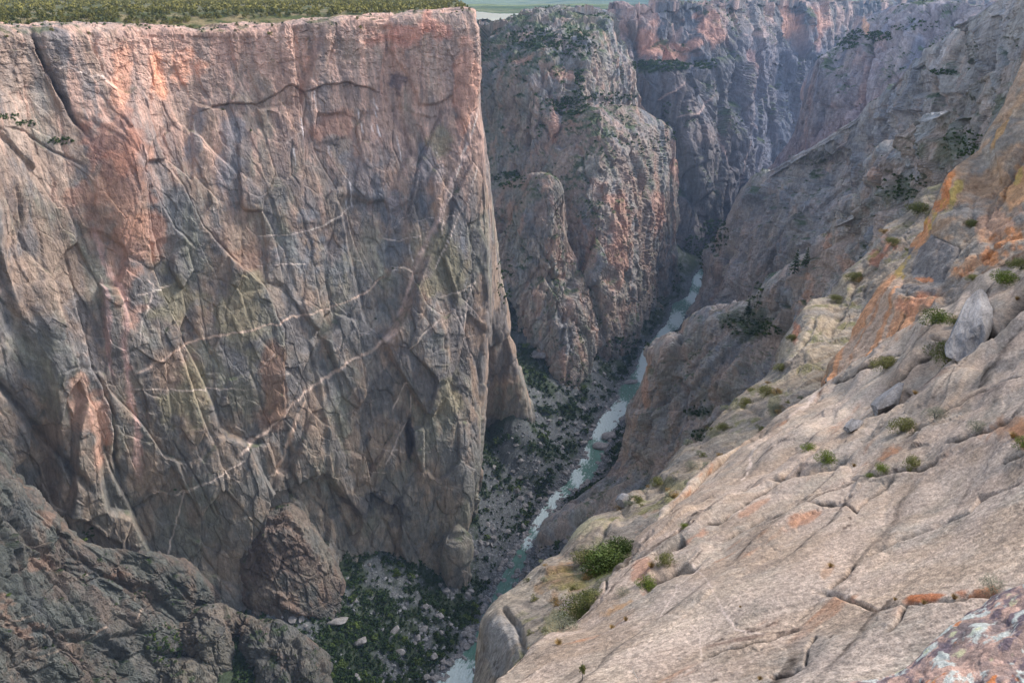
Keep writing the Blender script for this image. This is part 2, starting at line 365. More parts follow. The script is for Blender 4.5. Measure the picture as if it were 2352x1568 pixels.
def c_wall(s):
    c = base_colour(s, [(136, 126, 116), (154, 136, 122), (118, 120, 120), (130, 128, 114), (152, 130, 114), (108, 106, 106)], 60, 2, .3, .16)
    px, py = s.px, s.py
    n = fbm(s.P*np.array([1, 1, .3])/22, 5, 71, .65)
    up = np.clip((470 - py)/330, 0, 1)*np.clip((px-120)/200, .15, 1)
    c = mix(c, lin((186, 152, 134)), up*.5); c = mix(c, lin(PINK)*.95, np.clip(n*3 + .35, 0, 1)*up*.6)  # warm glow of the upper wall put into the colour, plus pink stain
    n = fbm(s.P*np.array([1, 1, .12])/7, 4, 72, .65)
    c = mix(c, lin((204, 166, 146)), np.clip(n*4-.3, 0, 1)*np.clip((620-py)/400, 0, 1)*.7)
    c = mix(c, lin((84, 82, 84)), np.clip(-n*3.4-.5, 0, 1)*.5)
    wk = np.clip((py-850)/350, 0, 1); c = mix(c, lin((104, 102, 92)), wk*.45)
    c = blob(c, s, 250, 420, 85, 140, ORANGE, .34, 1, .15, .9); c = blob(c, s, 300, 560, 50, 120, (196, 148, 124), .5, 2, .1, .9)
    c = blob(c, s, 235, 330, 45, 70, (186, 118, 88), .3, 3, .3, .9); c = blob(c, s, 365, 175, 22, 60, (222, 160, 128), .85, 4, -.2, .3)
    c = blob(c, s, 265, 180, 26, 80, (216, 158, 128), .6, 5, .2); c = blob(c, s, 430, 160, 40, 40, (214, 158, 130), .7, 6)
    c = blob(c, s, 930, 75, 95, 32, (200, 132, 110), .5, 7, 0, .9); c = blob(c, s, 1068, 180, 24, 110, (208, 152, 126), .5, 8, 0, .9)
    c = blob(c, s, 765, 290, 60, 40, (160, 120, 102), .6, 9); c = blob(c, s, 920, 190, 22, 22, (74, 70, 78), .7, 10, .6)
    for x, y, a, b, t in ((530, 360, 26, 90, .1), (770, 620, 40, 70, 0), (840, 400, 40, 60, 0), (985, 400, 34, 80, .2), (690, 560, 40, 60, .1), (470, 690, 20, 14, 0), (1060, 560, 22, 120, 0), (905, 560, 24, 90, 0), (450, 330, 20, 60, 0)):
        c = blob(c, s, x, y, a, b, BLUEG, .42, x, t, .9)
    for x, y, a, b in ((395, 690, 70, 60), (560, 730, 60, 90), (1010, 620, 50, 80), (1020, 900, 36, 60), (430, 900, 60, 80), (1010, 330, 30, 40)):
        c = blob(c, s, x, y, a, b, (136, 128, 102), .6, x)
    c = blob(c, s, 625, 880, 34, 110, (146, 112, 90), .6, 12); c = blob(c, s, 560, 590, 60, 30, (150, 116, 96), .5, 13)
    for p in ([(200, 522), (233, 605), (277, 682), (277, 772), (287, 855), (297, 915), (310, 989), (313, 1045), (322, 1100)],):
        c = vein(c, s, p, 11, (205, 168, 158), 1, 4, .85)
    c = vein(c, s, [(225, 640), (235, 720), (243, 800), (255, 870)], 6, (186, 156, 150), 2)
    c = blob(c, s, 172, 900, 26, 90, (198, 158, 136), .55, 14, -.1, .9); c = blob(c, s, 215, 975, 26, 70, (196, 150, 128), .55, 15, -.1)
    c = vein(c, s, [(1085, 250), (1068, 350), (1041, 410), (1021, 457), (998, 522), (981, 552), (961, 599), (941, 645), (928, 695), (915, 742)], 6.5, (204, 178, 166), 3, 3, .75)
    c = vein(c, s, [(915, 742), (908, 755), (881, 782), (855, 805), (795, 825), (761, 855), (731, 879), (701, 902), (665, 935), (648, 959), (615, 989), (588, 1009), (540, 1040)], 4.4, (224, 198, 182), 4)
    c = vein(c, s, [(300, 857), (347, 829), (400, 802), (467, 779), (540, 764), (588, 752), (638, 740), (688, 725), (731, 715), (778, 699), (818, 685), (855, 665), (895, 629)], 2.5, (230, 198, 178), 5)
    c = vein(c, s, [(705, 915), (678, 969), (668, 1005), (658, 1045), (631, 1098)], 4.5, (222, 192, 170), 6)
    for i, p in enumerate(([(300, 889), (400, 892), (480, 893), (567, 892)], [(1101, 250), (1081, 317), (1060, 360), (1043, 430), (1020, 480), (1011, 540)], [(1097, 380), (1075, 460), (1050, 500), (1036, 530)],
            [(1003, 345), (1018, 380), (1022, 400)], [(1038, 522), (1021, 562), (995, 619)], [(1011, 682), (1048, 672), (1098, 649)], [(935, 800), (965, 760), (1000, 730)], [(1098, 640), (1070, 700), (1060, 800)],
            [(345, 1480), (420, 1130), (445, 1112)], [(560, 1050), (480, 1090), (400, 1135)], [(596, 542), (660, 540), (740, 520), (815, 475)], [(700, 605), (640, 608), (590, 612)], [(900, 940), (935, 870)], [(968, 540), (915, 555), (880, 548)],
            [(320, 640), (343, 650), (330, 700), (312, 740), (307, 790)], [(123, 158), (140, 149), (165, 160), (200, 175), (215, 170), (240, 190), (262, 200)], [(395, 655), (300, 675)], [(880, 1060), (940, 960), (945, 900)])):
        c = vein(c, s, p, 3.4 if i == 15 else 1.6, CREAM, 20+i, 2, .8)
    gv = np.random.default_rng(44)
    for i in range(26):
        x, y = gv.uniform(380, 980), gv.uniform(330, 1100); a_ = gv.uniform(-1.2, .1) if gv.uniform() < .75 else gv.uniform(1.2, 1.9); L_ = gv.uniform(40, 150)
        c = vein(c, s, [(x, y), (x+math.cos(a_)*L_*.5, y+math.sin(a_)*L_*.5+gv.uniform(-6, 6)), (x+math.cos(a_)*L_, y+math.sin(a_)*L_)], gv.uniform(.7, 1.3), CREAM, 300+i, 3, .45)
    for i, (x, y, l) in enumerate(((861, 222, 30), (824, 252, 22), (831, 276, 30), (915, 310, 60), (805, 415, 64), (673, 340, 40), (757, 335, 26), (857, 285, 24), (868, 285, 30), (862, 250, 20), (800, 460, 20), (940, 560, 40), (690, 270, 50), (720, 210, 40))):
        c = vein(c, s, [(x, y), (x+l*.08, y+l*.5), (x+l*.2, y+l)], 2.2, (222, 214, 212), 60+i, 2, .8)
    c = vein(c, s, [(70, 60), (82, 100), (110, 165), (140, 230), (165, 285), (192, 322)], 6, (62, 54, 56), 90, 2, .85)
    c = blob(c, s, 850, 1150, 55, 26, (52, 54, 60), .6, 16, 0, 1.2); c = blob(c, s, 900, 1165, 40, 30, (54, 54, 60), .55, 17, .4, 1.2); c = blob(c, s, 941, 1000, 9, 60, (48, 46, 52), .8, 18)
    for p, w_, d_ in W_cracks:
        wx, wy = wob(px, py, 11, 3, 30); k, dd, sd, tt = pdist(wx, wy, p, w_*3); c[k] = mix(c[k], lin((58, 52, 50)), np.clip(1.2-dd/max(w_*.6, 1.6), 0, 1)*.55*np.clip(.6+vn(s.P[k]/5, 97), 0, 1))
    g = veg_mask(s, 0, 33, 9, .2, .45)*.8; g = np.maximum(g, np.clip((s.N[:, 2]-.6)*4, 0, 1)*(py < 90)*.0)
    return mix(c, lin((58, 74, 36)), g*.8)
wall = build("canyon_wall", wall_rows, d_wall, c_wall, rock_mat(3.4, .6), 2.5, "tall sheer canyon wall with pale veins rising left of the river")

# ------------------------------------------------------------------ tableland above the left wall
r0 = back.copy(); r0[:, 2] -= 1.6; r0[:10, 1] -= 8
def prow(k, z):
    r = []
    for j in range(13):
        p = r0[j].copy(); L = k*1.0
        t = max(j-1, -.8)/8 if j < 9 else 1
        p += np.array([-.62*L*(1-t) - .085*L*t, L, 0]); p[2] = z + (0 if j < 8 else 0); r.append(p)
    return np.array(r)
r0b = r0.copy(); r0b[:, 2] += .6
rows = [r0 + np.array([0, 0, -2.]), prow(40, -13.0), prow(150, -12), prow(400, -10.5), prow(900, -8), prow(2200, -9), prow(3500, -60)]
for r in rows[1:]:
    r[10] = r[9] + np.array([-9, 40, -1.5]); r[11] = r[9] + np.array([-12, 60, -12]); r[12] = r[9] + np.array([-14, 70, -30])
rows[0][10] = rows[0][9] + np.array([-6, 6, -3]); rows[0][11] = rows[0][9] + np.array([-8, 8, -12]); rows[0][12] = rows[0][9] + np.array([-9, 9, -30])
def d_plat(P, N, px, py): return 1.0*fbm(P/30, 4, 3) + .5*fbm(P/6, 3, 4), []
def c_plat(s):
    n = fbm(s.P/14, 5, 5, .6)
    c = mix(np.repeat(lin((132, 118, 84))[None], len(s.P), 0), lin((78, 84, 42)), np.clip(n*3+.9, 0, 1))
    return c*(1 + .3*fbm(s.P/3, 3, 6))[:, None]
plat = build("plateau_ground", rows, d_plat, c_plat, rock_mat(2, .4), 4, "brushy tableland on top of the left canyon wall")

# ================================================================== RIVER AND CANYON FLOOR
RZ = -560.0
riv = [(1000, 1660, 46), (1050, 1568, 42), (1110, 1490, 34), (1159, 1356, 22), (1185, 1297, 19), (1216, 1239, 11), (1247, 1195, 15), (1278, 1145, 12), (1310, 1118, 20), (1339, 1092, 27), (1360, 1055, 24), (1372, 1022, 26), (1385, 990, 19), (1402, 964, 22), (1424, 938, 22), (1443, 918, 23), (1445, 896, 26),
       (1470, 861, 16), (1480, 832, 13), (1492, 802, 12), (1522, 767, 11), (1545, 750, 16), (1556, 729, 16), (1567, 703, 26), (1594, 685, 15), (1598, 662, 11), (1602, 641, 12), (1628, 612, 12), (1631, 589, 13), (1645, 550, 8), (1665, 520, 8)]
ra = np.array(riv, float); RC = atz(ra[:, 0], ra[:, 1], RZ)
RW = ra[:, 2]/F*proj(RC)[2]*.86
RC = np.concatenate([RC[:1] + (RC[0]-RC[1])*1.6, RC, RC[-1:] + np.array([[60, 260, 0]])]); RW = np.concatenate([RW[:1], RW, RW[-1:]])
def seg_d(X, Y):
    d = np.full(X.shape, 1e9); wv = np.zeros(X.shape); side = np.ones(X.shape)
    for i in range(len(RC)-1):
        a, b = RC[i, :2], RC[i+1, :2]; e = b-a; l2 = (e*e).sum()
        t = np.clip(((X-a[0])*e[0] + (Y-a[1])*e[1])/l2, 0, 1)
        q = np.hypot(X-a[0]-t*e[0], Y-a[1]-t*e[1]); k = q < d
        d = np.where(k, q, d); wv = np.where(k, RW[i] + t*(RW[i+1]-RW[i]), wv)
        side = np.where(k, np.sign(e[0]*(Y-a[1]) - e[1]*(X-a[0])), side)
    return d, wv, side
def floor_z(X, Y, rough=True):
    d, w_, s = seg_d(X, Y); d = np.maximum(d - w_, -w_)
    g = np.where(s > 0, .12*np.maximum(d, 0) + .5*np.clip(d-12, 0, 125), .2*np.maximum(d, 0) + .5*np.clip(d-10, 0, 90))
    z = RZ + np.where(d < 0, -1.5*np.clip(-d/4, 0, 1), np.clip(d/3, 0, 1)*1.2) + g
    z = np.maximum(z, -362 - .98*np.hypot(X+15, (Y-1120)*.93))
    z = np.maximum(z, -466 - 1.15*np.hypot(X+1, Y-806))
    P = np.stack([X.ravel(), Y.ravel(), np.zeros(X.size)], -1)
    am = np.clip(d/14, 0, 1)
    z = z + am*(5*fbm(P/55, 3, 91) + 1.6*fbm(P/11, 3, 92)).reshape(X.shape)
    return z, d
# ground sheet in rings of even picture spacing: rows follow the distance
def ground_grid(xs_at, ys):
    return None
ys = 330 + 2300*np.linspace(0, 1, 620)**1.7
us = np.linspace(0, 1, 420)
X = np.zeros((len(ys), len(us))); Y = np.repeat(ys[:, None], len(us), 1)
cx = np.interp(ys, RC[:, 1], RC[:, 0]); wl = np.interp(ys, [330, 800, 1300, 2600], [330, 330, 420, 700]); wr = np.interp(ys, [330, 800, 2600], [120, 160, 420])
X = cx[:, None] + (-wl[:, None] + us[None]*(wl+wr)[:, None])
Z, DR = floor_z(X, Y)
P = np.stack([X, Y, Z], -1).reshape(-1, 3)
h, ids = rock(P, [(11, 1.6, 0), (4.5, 1.6, .3), (2, .8, .3)], np.eye(3), 300, 1.2)
dr = DR.ravel(); P[:, 2] += h*np.clip(dr/3, 0, 1)
gx, gy, gf = proj(P)
n = fbm(P/26, 4, 301, .6); n2 = fbm(P/7, 4, 302, .6)
c = np.repeat(lin((122, 126, 126))[None], len(P), 0)*(.8 + .5*ids[1][:, None])
green = np.clip((n + .5*n2 + .10 + .25*((gx < 1100) & (gy > 1180)) - .12*((gx > 1120) & (gx < 1300) & (gy > 960)) + .15*(gy < 900))*3.5, 0, 1)*np.clip((dr-6)/8, 0, 1)
GREENW = green
c = mix(c, lin((66, 82, 42)), green*.8); c = mix(c, lin((70, 66, 64)), np.clip(1-dr/4, 0, 1)*.6)
c = c*.66
me = mesh_np("canyon_floor", P, grid_faces(len(ys), len(us))[:, ::-1], rock_mat(1.6, .6), c)
link(bpy.data.objects.new("canyon_floor", me), "structure", "green and rubble strewn slope along the river")
FP = P; FPX, FPY, FPF = gx, gy, gf; FG = green; FD = dr

# river surface, foam and pools
nn = 900; t = np.linspace(0, len(RC)-1, nn); cl = resample(RC, t); w_ = np.interp(t, np.arange(len(RC)), RW)
tg = np.gradient(cl, axis=0); tg /= np.linalg.norm(tg, axis=1, keepdims=True); nr = np.stack([-tg[:, 1], tg[:, 0], 0*tg[:, 0]], -1)
m_ = 46; v = np.linspace(-1.12, 1.12, m_)
G = cl[:, None] + nr[:, None]*(v[None, :, None]*(w_[:, None, None]+1.5)); P = G.reshape(-1, 3)
rx, ry, rf = proj(P)
foam_spots = [(1050, 1560, 46, 46), (1240, 1200, 22, 40), (1275, 1145, 22, 30), (1215, 1246, 14, 14), (1325, 1100, 14, 24), (1340, 1045, 14, 22), (1400, 965, 34, 34), (1425, 940, 18, 22), (1480, 830, 14, 42), (1475, 862, 14, 24), (1525, 762, 16, 24), (1553, 735, 18, 20),
              (1590, 685, 16, 14), (1603, 645, 12, 16), (1632, 590, 16, 20), (1645, 560, 12, 20), (1375, 990, 20, 24)]
fo = np.zeros(len(P)) - .35
for a, b, c1, c2 in foam_spots: fo = np.maximum(fo, 1.3*np.exp(-((rx-a)/c1)**2 - ((ry-b)/c2)**2) - .35)
L = np.repeat(np.cumsum(np.concatenate([[0], np.linalg.norm(np.diff(cl, axis=0), axis=1)])), m_); Vv = np.tile(v, nn)
Q = np.stack([L/9, Vv*np.repeat(w_, m_)/2.6, 0*L], -1); q1 = fbm(Q*1.5, 5, 401, .65); q2 = fbm(Q*np.array([4.2, 4.2, 1]), 4, 402, .65)
fm = np.clip((fo + .75*q1 + .6*q2)*2.6 + .12, 0, 1); P[:, 2] += .5 + fm*(.9*q2 + .5) + .12*q1
c = mix(np.repeat(lin((88, 130, 114))[None], len(P), 0), lin((74, 108, 92)), np.clip(q1*2+.5, 0, 1))
c = mix(c, lin((200, 214, 212)), fm)
wm, nt, b = newmat("river_water"); N = nt.nodes.new; Lk = nt.links.new
a = N("ShaderNodeAttribute"); a.attribute_name = "Col"; Lk(a.outputs["Color"], b.inputs["Base Color"]); b.inputs["Roughness"].default_value = .35
tc = N("ShaderNodeTexCoord"); n1 = N("ShaderNodeTexNoise"); n1.inputs["Scale"].default_value = .5; n1.inputs["Detail"].default_value = 6; Lk(tc.outputs["Object"], n1.inputs["Vector"])
bp = N("ShaderNodeBump"); bp.inputs["Strength"].default_value = .4; bp.inputs["Distance"].default_value = 1.0; Lk(n1.outputs["Fac"], bp.inputs["Height"]); Lk(bp.outputs[0], b.inputs["Normal"])
me = mesh_np("river", P, grid_faces(nn, m_), wm, c); link(bpy.data.objects.new("river", me), "structure", "green river with white rapids on the canyon bottom")

# ================================================================== MIDDLE AND FAR WALLS
GRAY = [(136, 130, 126), (152, 140, 130), (118, 120, 124), (130, 126, 116), (146, 128, 116)]
def generic(lv, A, seed, smooth=.6, feat=None, h2=None, small=None, rib=.07, near=None, soft=.05):
    def d(P, N, px, py):
        h, ids = rock(P, lv, A, seed, 1.6, .13, soft)
        s = lv[0][0]
        h += .10*s*fbm(P/s, 4, seed+5) + rib*s*(.5 - np.abs(fbm((P@A.T)/(s*1.1), 3, seed+8, .45))*2.2) + .03*s*fbm(P/(s*.15), 3, seed+6)
        if small:
            b, i2 = rock(P, small, frame((.3, -.25, .93), (1, 1.15, 1.4)), seed+70, 1.9, .45, soft); h += b; ids = ids + i2[:1]
        if near: h = h*np.clip(proj(P)[2]/near, .12, 1)
        if feat: h = features(px, py, proj(P)[2], h, *feat, seed)
        return h, ids
    return d
def ccol(cols, unit, seed, streak=.4, veg=(60, 78, 44), vthr=.15, vlo=.35, vunit=30, extra=None, vamt=.85):
    def f(s):
        c = base_colour(s, cols, unit, seed, streak)
        if extra: c = extra(c, s)
        g = veg_mask(s, c, seed+40, vunit, vthr, vlo); s.veg = g
        return mix(c, lin(veg), g*vamt)
    return f
def mass(name, lines, n, d, c, mat, step, label, drop=(0, 40, -120), back=(0, 14, -6), flatback=False):
    """lines: crest first, then lower lines, each a list of (px, py, Y). Rows behind the crest close the mass."""
    R = [pl(rs(l, n)) for l in lines]
    if flatback: R = [R[0] + np.array(back)*1. + np.array(drop)*1., R[0] + np.array(back)*1.] + R
    else:
        dist = np.linalg.norm(R[0], axis=1, keepdims=True); k = np.array([[0, 0, -1.]])*dist
        R = [R[0]*1.16 + k*.30, R[0]*1.03 + k*.035] + R
    dl = np.linalg.norm(R[-1], axis=1, keepdims=True); R = R + [R[-1] + np.array([[0, 0, -.12]])*dl]
    return build(name, R, d, c, mat, step, label, crest=None if flatback else 2)

# --- far wall
def ex_far(c, s):
    n = fbm(s.P*np.array([1, 1, .25])/40, 4, 601, .65)
    c = mix(c, lin((192, 162, 152)), np.clip(n*4, 0, 1)*np.clip((150-s.py)/90, .08, 1)*.8)
    for x, y, a, b in ((1500, 95, 30, 50), (1560, 110, 60, 20), (1625, 70, 30, 40), (1715, 180, 14, 90), (1560, 128, 40, 12), (1820, 60, 24, 50), (1875, 60, 20, 50)):
        c = blob(c, s, x, y, a, b, (216, 160, 136), .6, x)
    for i, p in enumerate(([(1510, 230), (1545, 210), (1575, 185)], [(1550, 270), (1590, 268), (1640, 218)], [(1707, 30), (1718, 70), (1730, 92), (1800, 72)], [(1715, 210), (1735, 270)], [(1640, 300), (1655, 380)], [(1683, 330), (1688, 430)], [(1690, 200), (1715, 260), (1738, 300)])):
        c = vein(c, s, p, 2.4, (222, 190, 178), 610+i, 2, .8)
    c = mix(c, lin((96, 102, 122)), np.clip((s.px-1640)/80, 0, 1)*np.clip((s.py-60)/60, 0, 1)*.5)  # blue shade of the wall's right half put into the colour
    return c
far_feat = ([([(1579, 150), (1570, 200), (1558, 270)], 5, 16), ([(1690, 60), (1680, 150), (1670, 250)], 4, 10), ([(1868, 20), (1866, 90), (1850, 160)], 4, 10), ([(1420, 60), (1470, 100), (1465, 150)], 14, 18),
             ([(1800, 30), (1795, 200), (1780, 330)], 3, 8), ([(1655, 250), (1665, 400)], 3, 8), ([(1620, 250), (1630, 440)], 3, 8)],
            [([(1680, 480), (1684, 380), (1692, 250), (1712, 130), (1722, 40)], 40, 20), ([(1736, 470), (1738, 300), (1728, 160), (1735, 60)], 24, 12), ([(1558, 290), (1575, 200), (1585, 150)], 34, 10),
             ([(1840, 220), (1862, 120), (1868, 20)], 24, 10), ([(1640, 160), (1560, 150), (1455, 170)], 18, 12)],
            [(1600, 300, 50, 120, 10), (1700, 300, 16, 120, 14), (1450, 110, 30, 40, -16), (1780, 260, 30, 140, -8)])
mass("far_canyon_wall", [
    [(1300, 34, 2300), (1400, 34, 1900), (1450, 28, 1850), (1560, 20, 1900), (1700, 14, 2050), (1760, 12, 2300), (1880, 10, 2500), (2010, 9, 2900), (2160, 8, 3300), (2420, 6, 3600)],
    [(1300, 160, 2200), (1400, 160, 1820), (1460, 160, 1780), (1560, 150, 1830), (1700, 140, 1980), (1770, 140, 2230), (1880, 130, 2420), (1990, 120, 2850), (2160, 110, 3250), (2420, 110, 3500)],
    [(1300, 180, 2120), (1400, 176, 1790), (1470, 182, 1735), (1565, 160, 1780), (1700, 155, 1965), (1770, 155, 2220), (1880, 145, 2410), (1990, 130, 2840), (2160, 120, 3240), (2420, 120, 3490)],
    [(1400, 350, 1950), (1470, 350, 1760), (1540, 340, 1700), (1600, 320, 1730), (1700, 320, 1880), (1765, 320, 2130), (1840, 300, 2330), (1940, 260, 2750), (2100, 260, 3100), (2350, 260, 3400)],
    [(1430, 520, 1850), (1500, 520, 1720), (1560, 510, 1660), (1620, 500, 1680), (1690, 480, 1790), (1740, 470, 2020), (1800, 460, 2200), (1880, 420, 2500), (2000, 420, 2900), (2250, 400, 3200)],
    [(1430, 600, 1830), (1500, 600, 1700), (1560, 590, 1640), (1610, 570, 1650), (1660, 540, 1730), (1700, 530, 1950), (1760, 520, 2100), (1850, 500, 2400), (1980, 500, 2800), (2220, 480, 3100)],
    ], 24, generic([(120, 26, .2), (42, 10, .3), (16, 3.2, .4)], frame((.1, -.1, 1), (1, 1, .28)), 600, feat=far_feat), ccol([(122, 116, 116), (138, 126, 122), (98, 104, 114), (110, 108, 110)], 90, 600, .45, vthr=.12, vlo=.45, vunit=50, extra=ex_far),
    rock_mat(8, .6), 2.6, "far canyon wall closing the gorge, bluish with pale streaks", back=(0, 60, 0), drop=(0, 900, -30), flatback=True)

# --- middle buttress (three stepped masses between the left wall and the far wall)
def ex_mid(c, s):
    n = fbm(s.P*np.array([1, 1, .3])/18, 4, 651, .65); c = mix(c, lin((172, 136, 118)), np.clip(n*4-.5, 0, 1)*.5)
    for x, y, a, b in ((1272, 280, 14, 60), (1500, 480, 14, 70), (1410, 600, 20, 60), (1548, 380, 10, 60), (1420, 530, 30, 40), (1290, 170, 30, 20), (1200, 140, 30, 14), (1425, 470, 40, 30)):
        c = blob(c, s, x, y, a, b, (184, 140, 120), .6, x)
    return c
up_feat = ([([(1209, 207), (1211, 270), (1207, 343)], 4, 14), ([(1330, 150), (1318, 190), (1300, 210)], 8, 14), ([(1240, 150), (1262, 200), (1290, 260)], 6, 12)], [([(1340, 220), (1335, 190), (1345, 120), (1360, 90)], 26, 12), ([(1405, 230), (1400, 160), (1398, 110)], 26, 9)], [(1245, 130, 26, 30, 8), (1372, 170, 40, 60, 16), (1310, 250, 30, 20, -14)])
mass("middle_buttress", [
    [(1060, 62, 1750), (1120, 66, 1560), (1180, 52, 1500), (1230, 34, 1480), (1290, 26, 1470), (1350, 26, 1470), (1390, 29, 1480), (1409, 40, 1500), (1416, 83, 1520), (1430, 108, 1530), (1453, 150, 1540), (1458, 200, 1540), (1468, 236, 1540), (1480, 262, 1550)],
    [(1060, 110, 1650), (1120, 105, 1470), (1180, 100, 1400), (1230, 92, 1370), (1290, 85, 1350), (1340, 88, 1350), (1370, 95, 1370), (1390, 110, 1400), (1400, 130, 1430), (1410, 150, 1450), (1425, 180, 1460), (1430, 210, 1470), (1440, 240, 1490), (1460, 270, 1520)],
    [(1060, 190, 1520), (1120, 185, 1350), (1180, 180, 1300), (1225, 195, 1270), (1270, 205, 1270), (1310, 215, 1290), (1340, 225, 1300), (1365, 232, 1320), (1380, 240, 1340), (1395, 250, 1360), (1410, 260, 1380), (1420, 270, 1400), (1430, 280, 1440), (1450, 300, 1480)],
    [(1060, 400, 1450), (1120, 400, 1290), (1180, 390, 1250), (1225, 380, 1230), (1270, 370, 1230), (1310, 360, 1250), (1340, 350, 1250), (1370, 350, 1270), (1390, 350, 1290), (1410, 350, 1310), (1430, 350, 1330), (1440, 350, 1370), (1450, 360, 1420), (1470, 370, 1460)],
    [(1080, 620, 1400), (1140, 620, 1250), (1190, 600, 1210), (1235, 590, 1190), (1280, 560, 1190), (1320, 540, 1200), (1350, 520, 1200), (1380, 520, 1220), (1400, 520, 1240), (1420, 500, 1260), (1440, 500, 1300), (1450, 500, 1340), (1460, 500, 1390), (1480, 500, 1430)]],
    44, generic([(70, 12, .2), (26, 6, .3), (10, 2.0, .4)], frame((0, 0, 1), (1, 1, .5)), 650, feat=up_feat, small=[(7, 1.2, .4)]), ccol(GRAY, 60, 650, .35, vthr=-.05, vlo=.42, vunit=26, extra=ex_mid), rock_mat(5, .6), 2.6,
    "rocky buttress with green terraces beyond the left wall's edge", back=(0, 60, 0), drop=(0, 800, -20), flatback=True)
mid_feat = ([([(1480, 300), (1486, 400), (1474, 470)], 5, 10), ([(1330, 330), (1350, 420)], 4, 8), ([(1290, 560), (1310, 640), (1370, 740)], 7, 12), ([(1420, 480), (1440, 600), (1450, 700)], 4, 9), ([(1500, 540), (1495, 620), (1490, 700)], 4, 9)],
            [([(1549, 620), (1548, 500), (1545, 400), (1552, 330)], 26, 8), ([(1345, 700), (1355, 600), (1340, 480)], 24, 8), ([(1440, 700), (1430, 600), (1415, 500), (1400, 440)], 24, 10)], [(1400, 560, 30, 90, 12), (1320, 420, 30, 40, 8), (1500, 460, 30, 90, 8)])
mass("middle_ridge", [
    [(1180, 300, 1330), (1230, 310, 1290), (1290, 262, 1270), (1340, 246, 1265), (1380, 236, 1270), (1430, 236, 1307), (1470, 246, 1345), (1509, 268, 1382), (1538, 290, 1410), (1555, 320, 1415), (1553, 362, 1420), (1544, 417, 1422), (1546, 445, 1422), (1549, 523, 1426), (1554, 600, 1432), (1560, 640, 1450)],
    [(1180, 420, 1260), (1230, 410, 1230), (1290, 380, 1200), (1340, 360, 1190), (1380, 350, 1180), (1430, 345, 1215), (1470, 350, 1260), (1500, 360, 1315), (1520, 370, 1370), (1532, 390, 1390), (1536, 420, 1400), (1530, 460, 1400), (1532, 500, 1400), (1538, 560, 1405), (1545, 620, 1410), (1550, 660, 1430)],
    [(1190, 560, 1190), (1240, 540, 1160), (1290, 520, 1130), (1340, 500, 1110), (1380, 490, 1110), (1430, 480, 1161), (1470, 490, 1212), (1490, 510, 1273), (1505, 530, 1335), (1510, 550, 1355), (1515, 570, 1365), (1515, 590, 1365), (1518, 610, 1365), (1525, 640, 1375), (1535, 670, 1395), (1545, 690, 1425)],
    [(1210, 760, 1100), (1260, 760, 1080), (1310, 760, 1060), (1350, 750, 1050), (1390, 770, 1060), (1430, 775, 1105), (1455, 770, 1150), (1475, 745, 1215), (1490, 730, 1260), (1500, 720, 1290), (1508, 712, 1315), (1515, 706, 1330), (1522, 702, 1345), (1530, 700, 1350), (1540, 705, 1347), (1550, 710, 1345)],
    [(1210, 860, 1100), (1260, 860, 1080), (1310, 860, 1060), (1350, 850, 1050), (1390, 850, 1060), (1430, 840, 1105), (1455, 830, 1150), (1475, 800, 1215), (1490, 790, 1260), (1500, 780, 1290), (1508, 770, 1315), (1515, 760, 1330), (1522, 756, 1345), (1530, 750, 1350), (1540, 750, 1347), (1550, 750, 1345)]],
    40, generic([(60, 10, .15), (22, 4.5, .3), (8, 1.5, .4)], frame((.15, 0, 1), (1, 1, .45)), 660, feat=mid_feat, small=[(6, 1.1, .4)]), ccol(GRAY, 50, 660, .35, vthr=.02, vlo=.42, vunit=22, extra=ex_mid), rock_mat(4, .65), 2.6,
    "domed gray ridge in mid canyon dropping to the rapids", back=(0, 30, 0), drop=(60, 160, -260))
fr_feat = ([([(1330, 620), (1300, 690), (1290, 800)], 4, 8), ([(1240, 560), (1280, 650)], 4, 8), ([(1190, 560), (1250, 620), (1300, 640)], 4, 8)], [([(1260, 800), (1255, 700), (1240, 640)], 24, 8)], [(1240, 500, 50, 60, 6)])
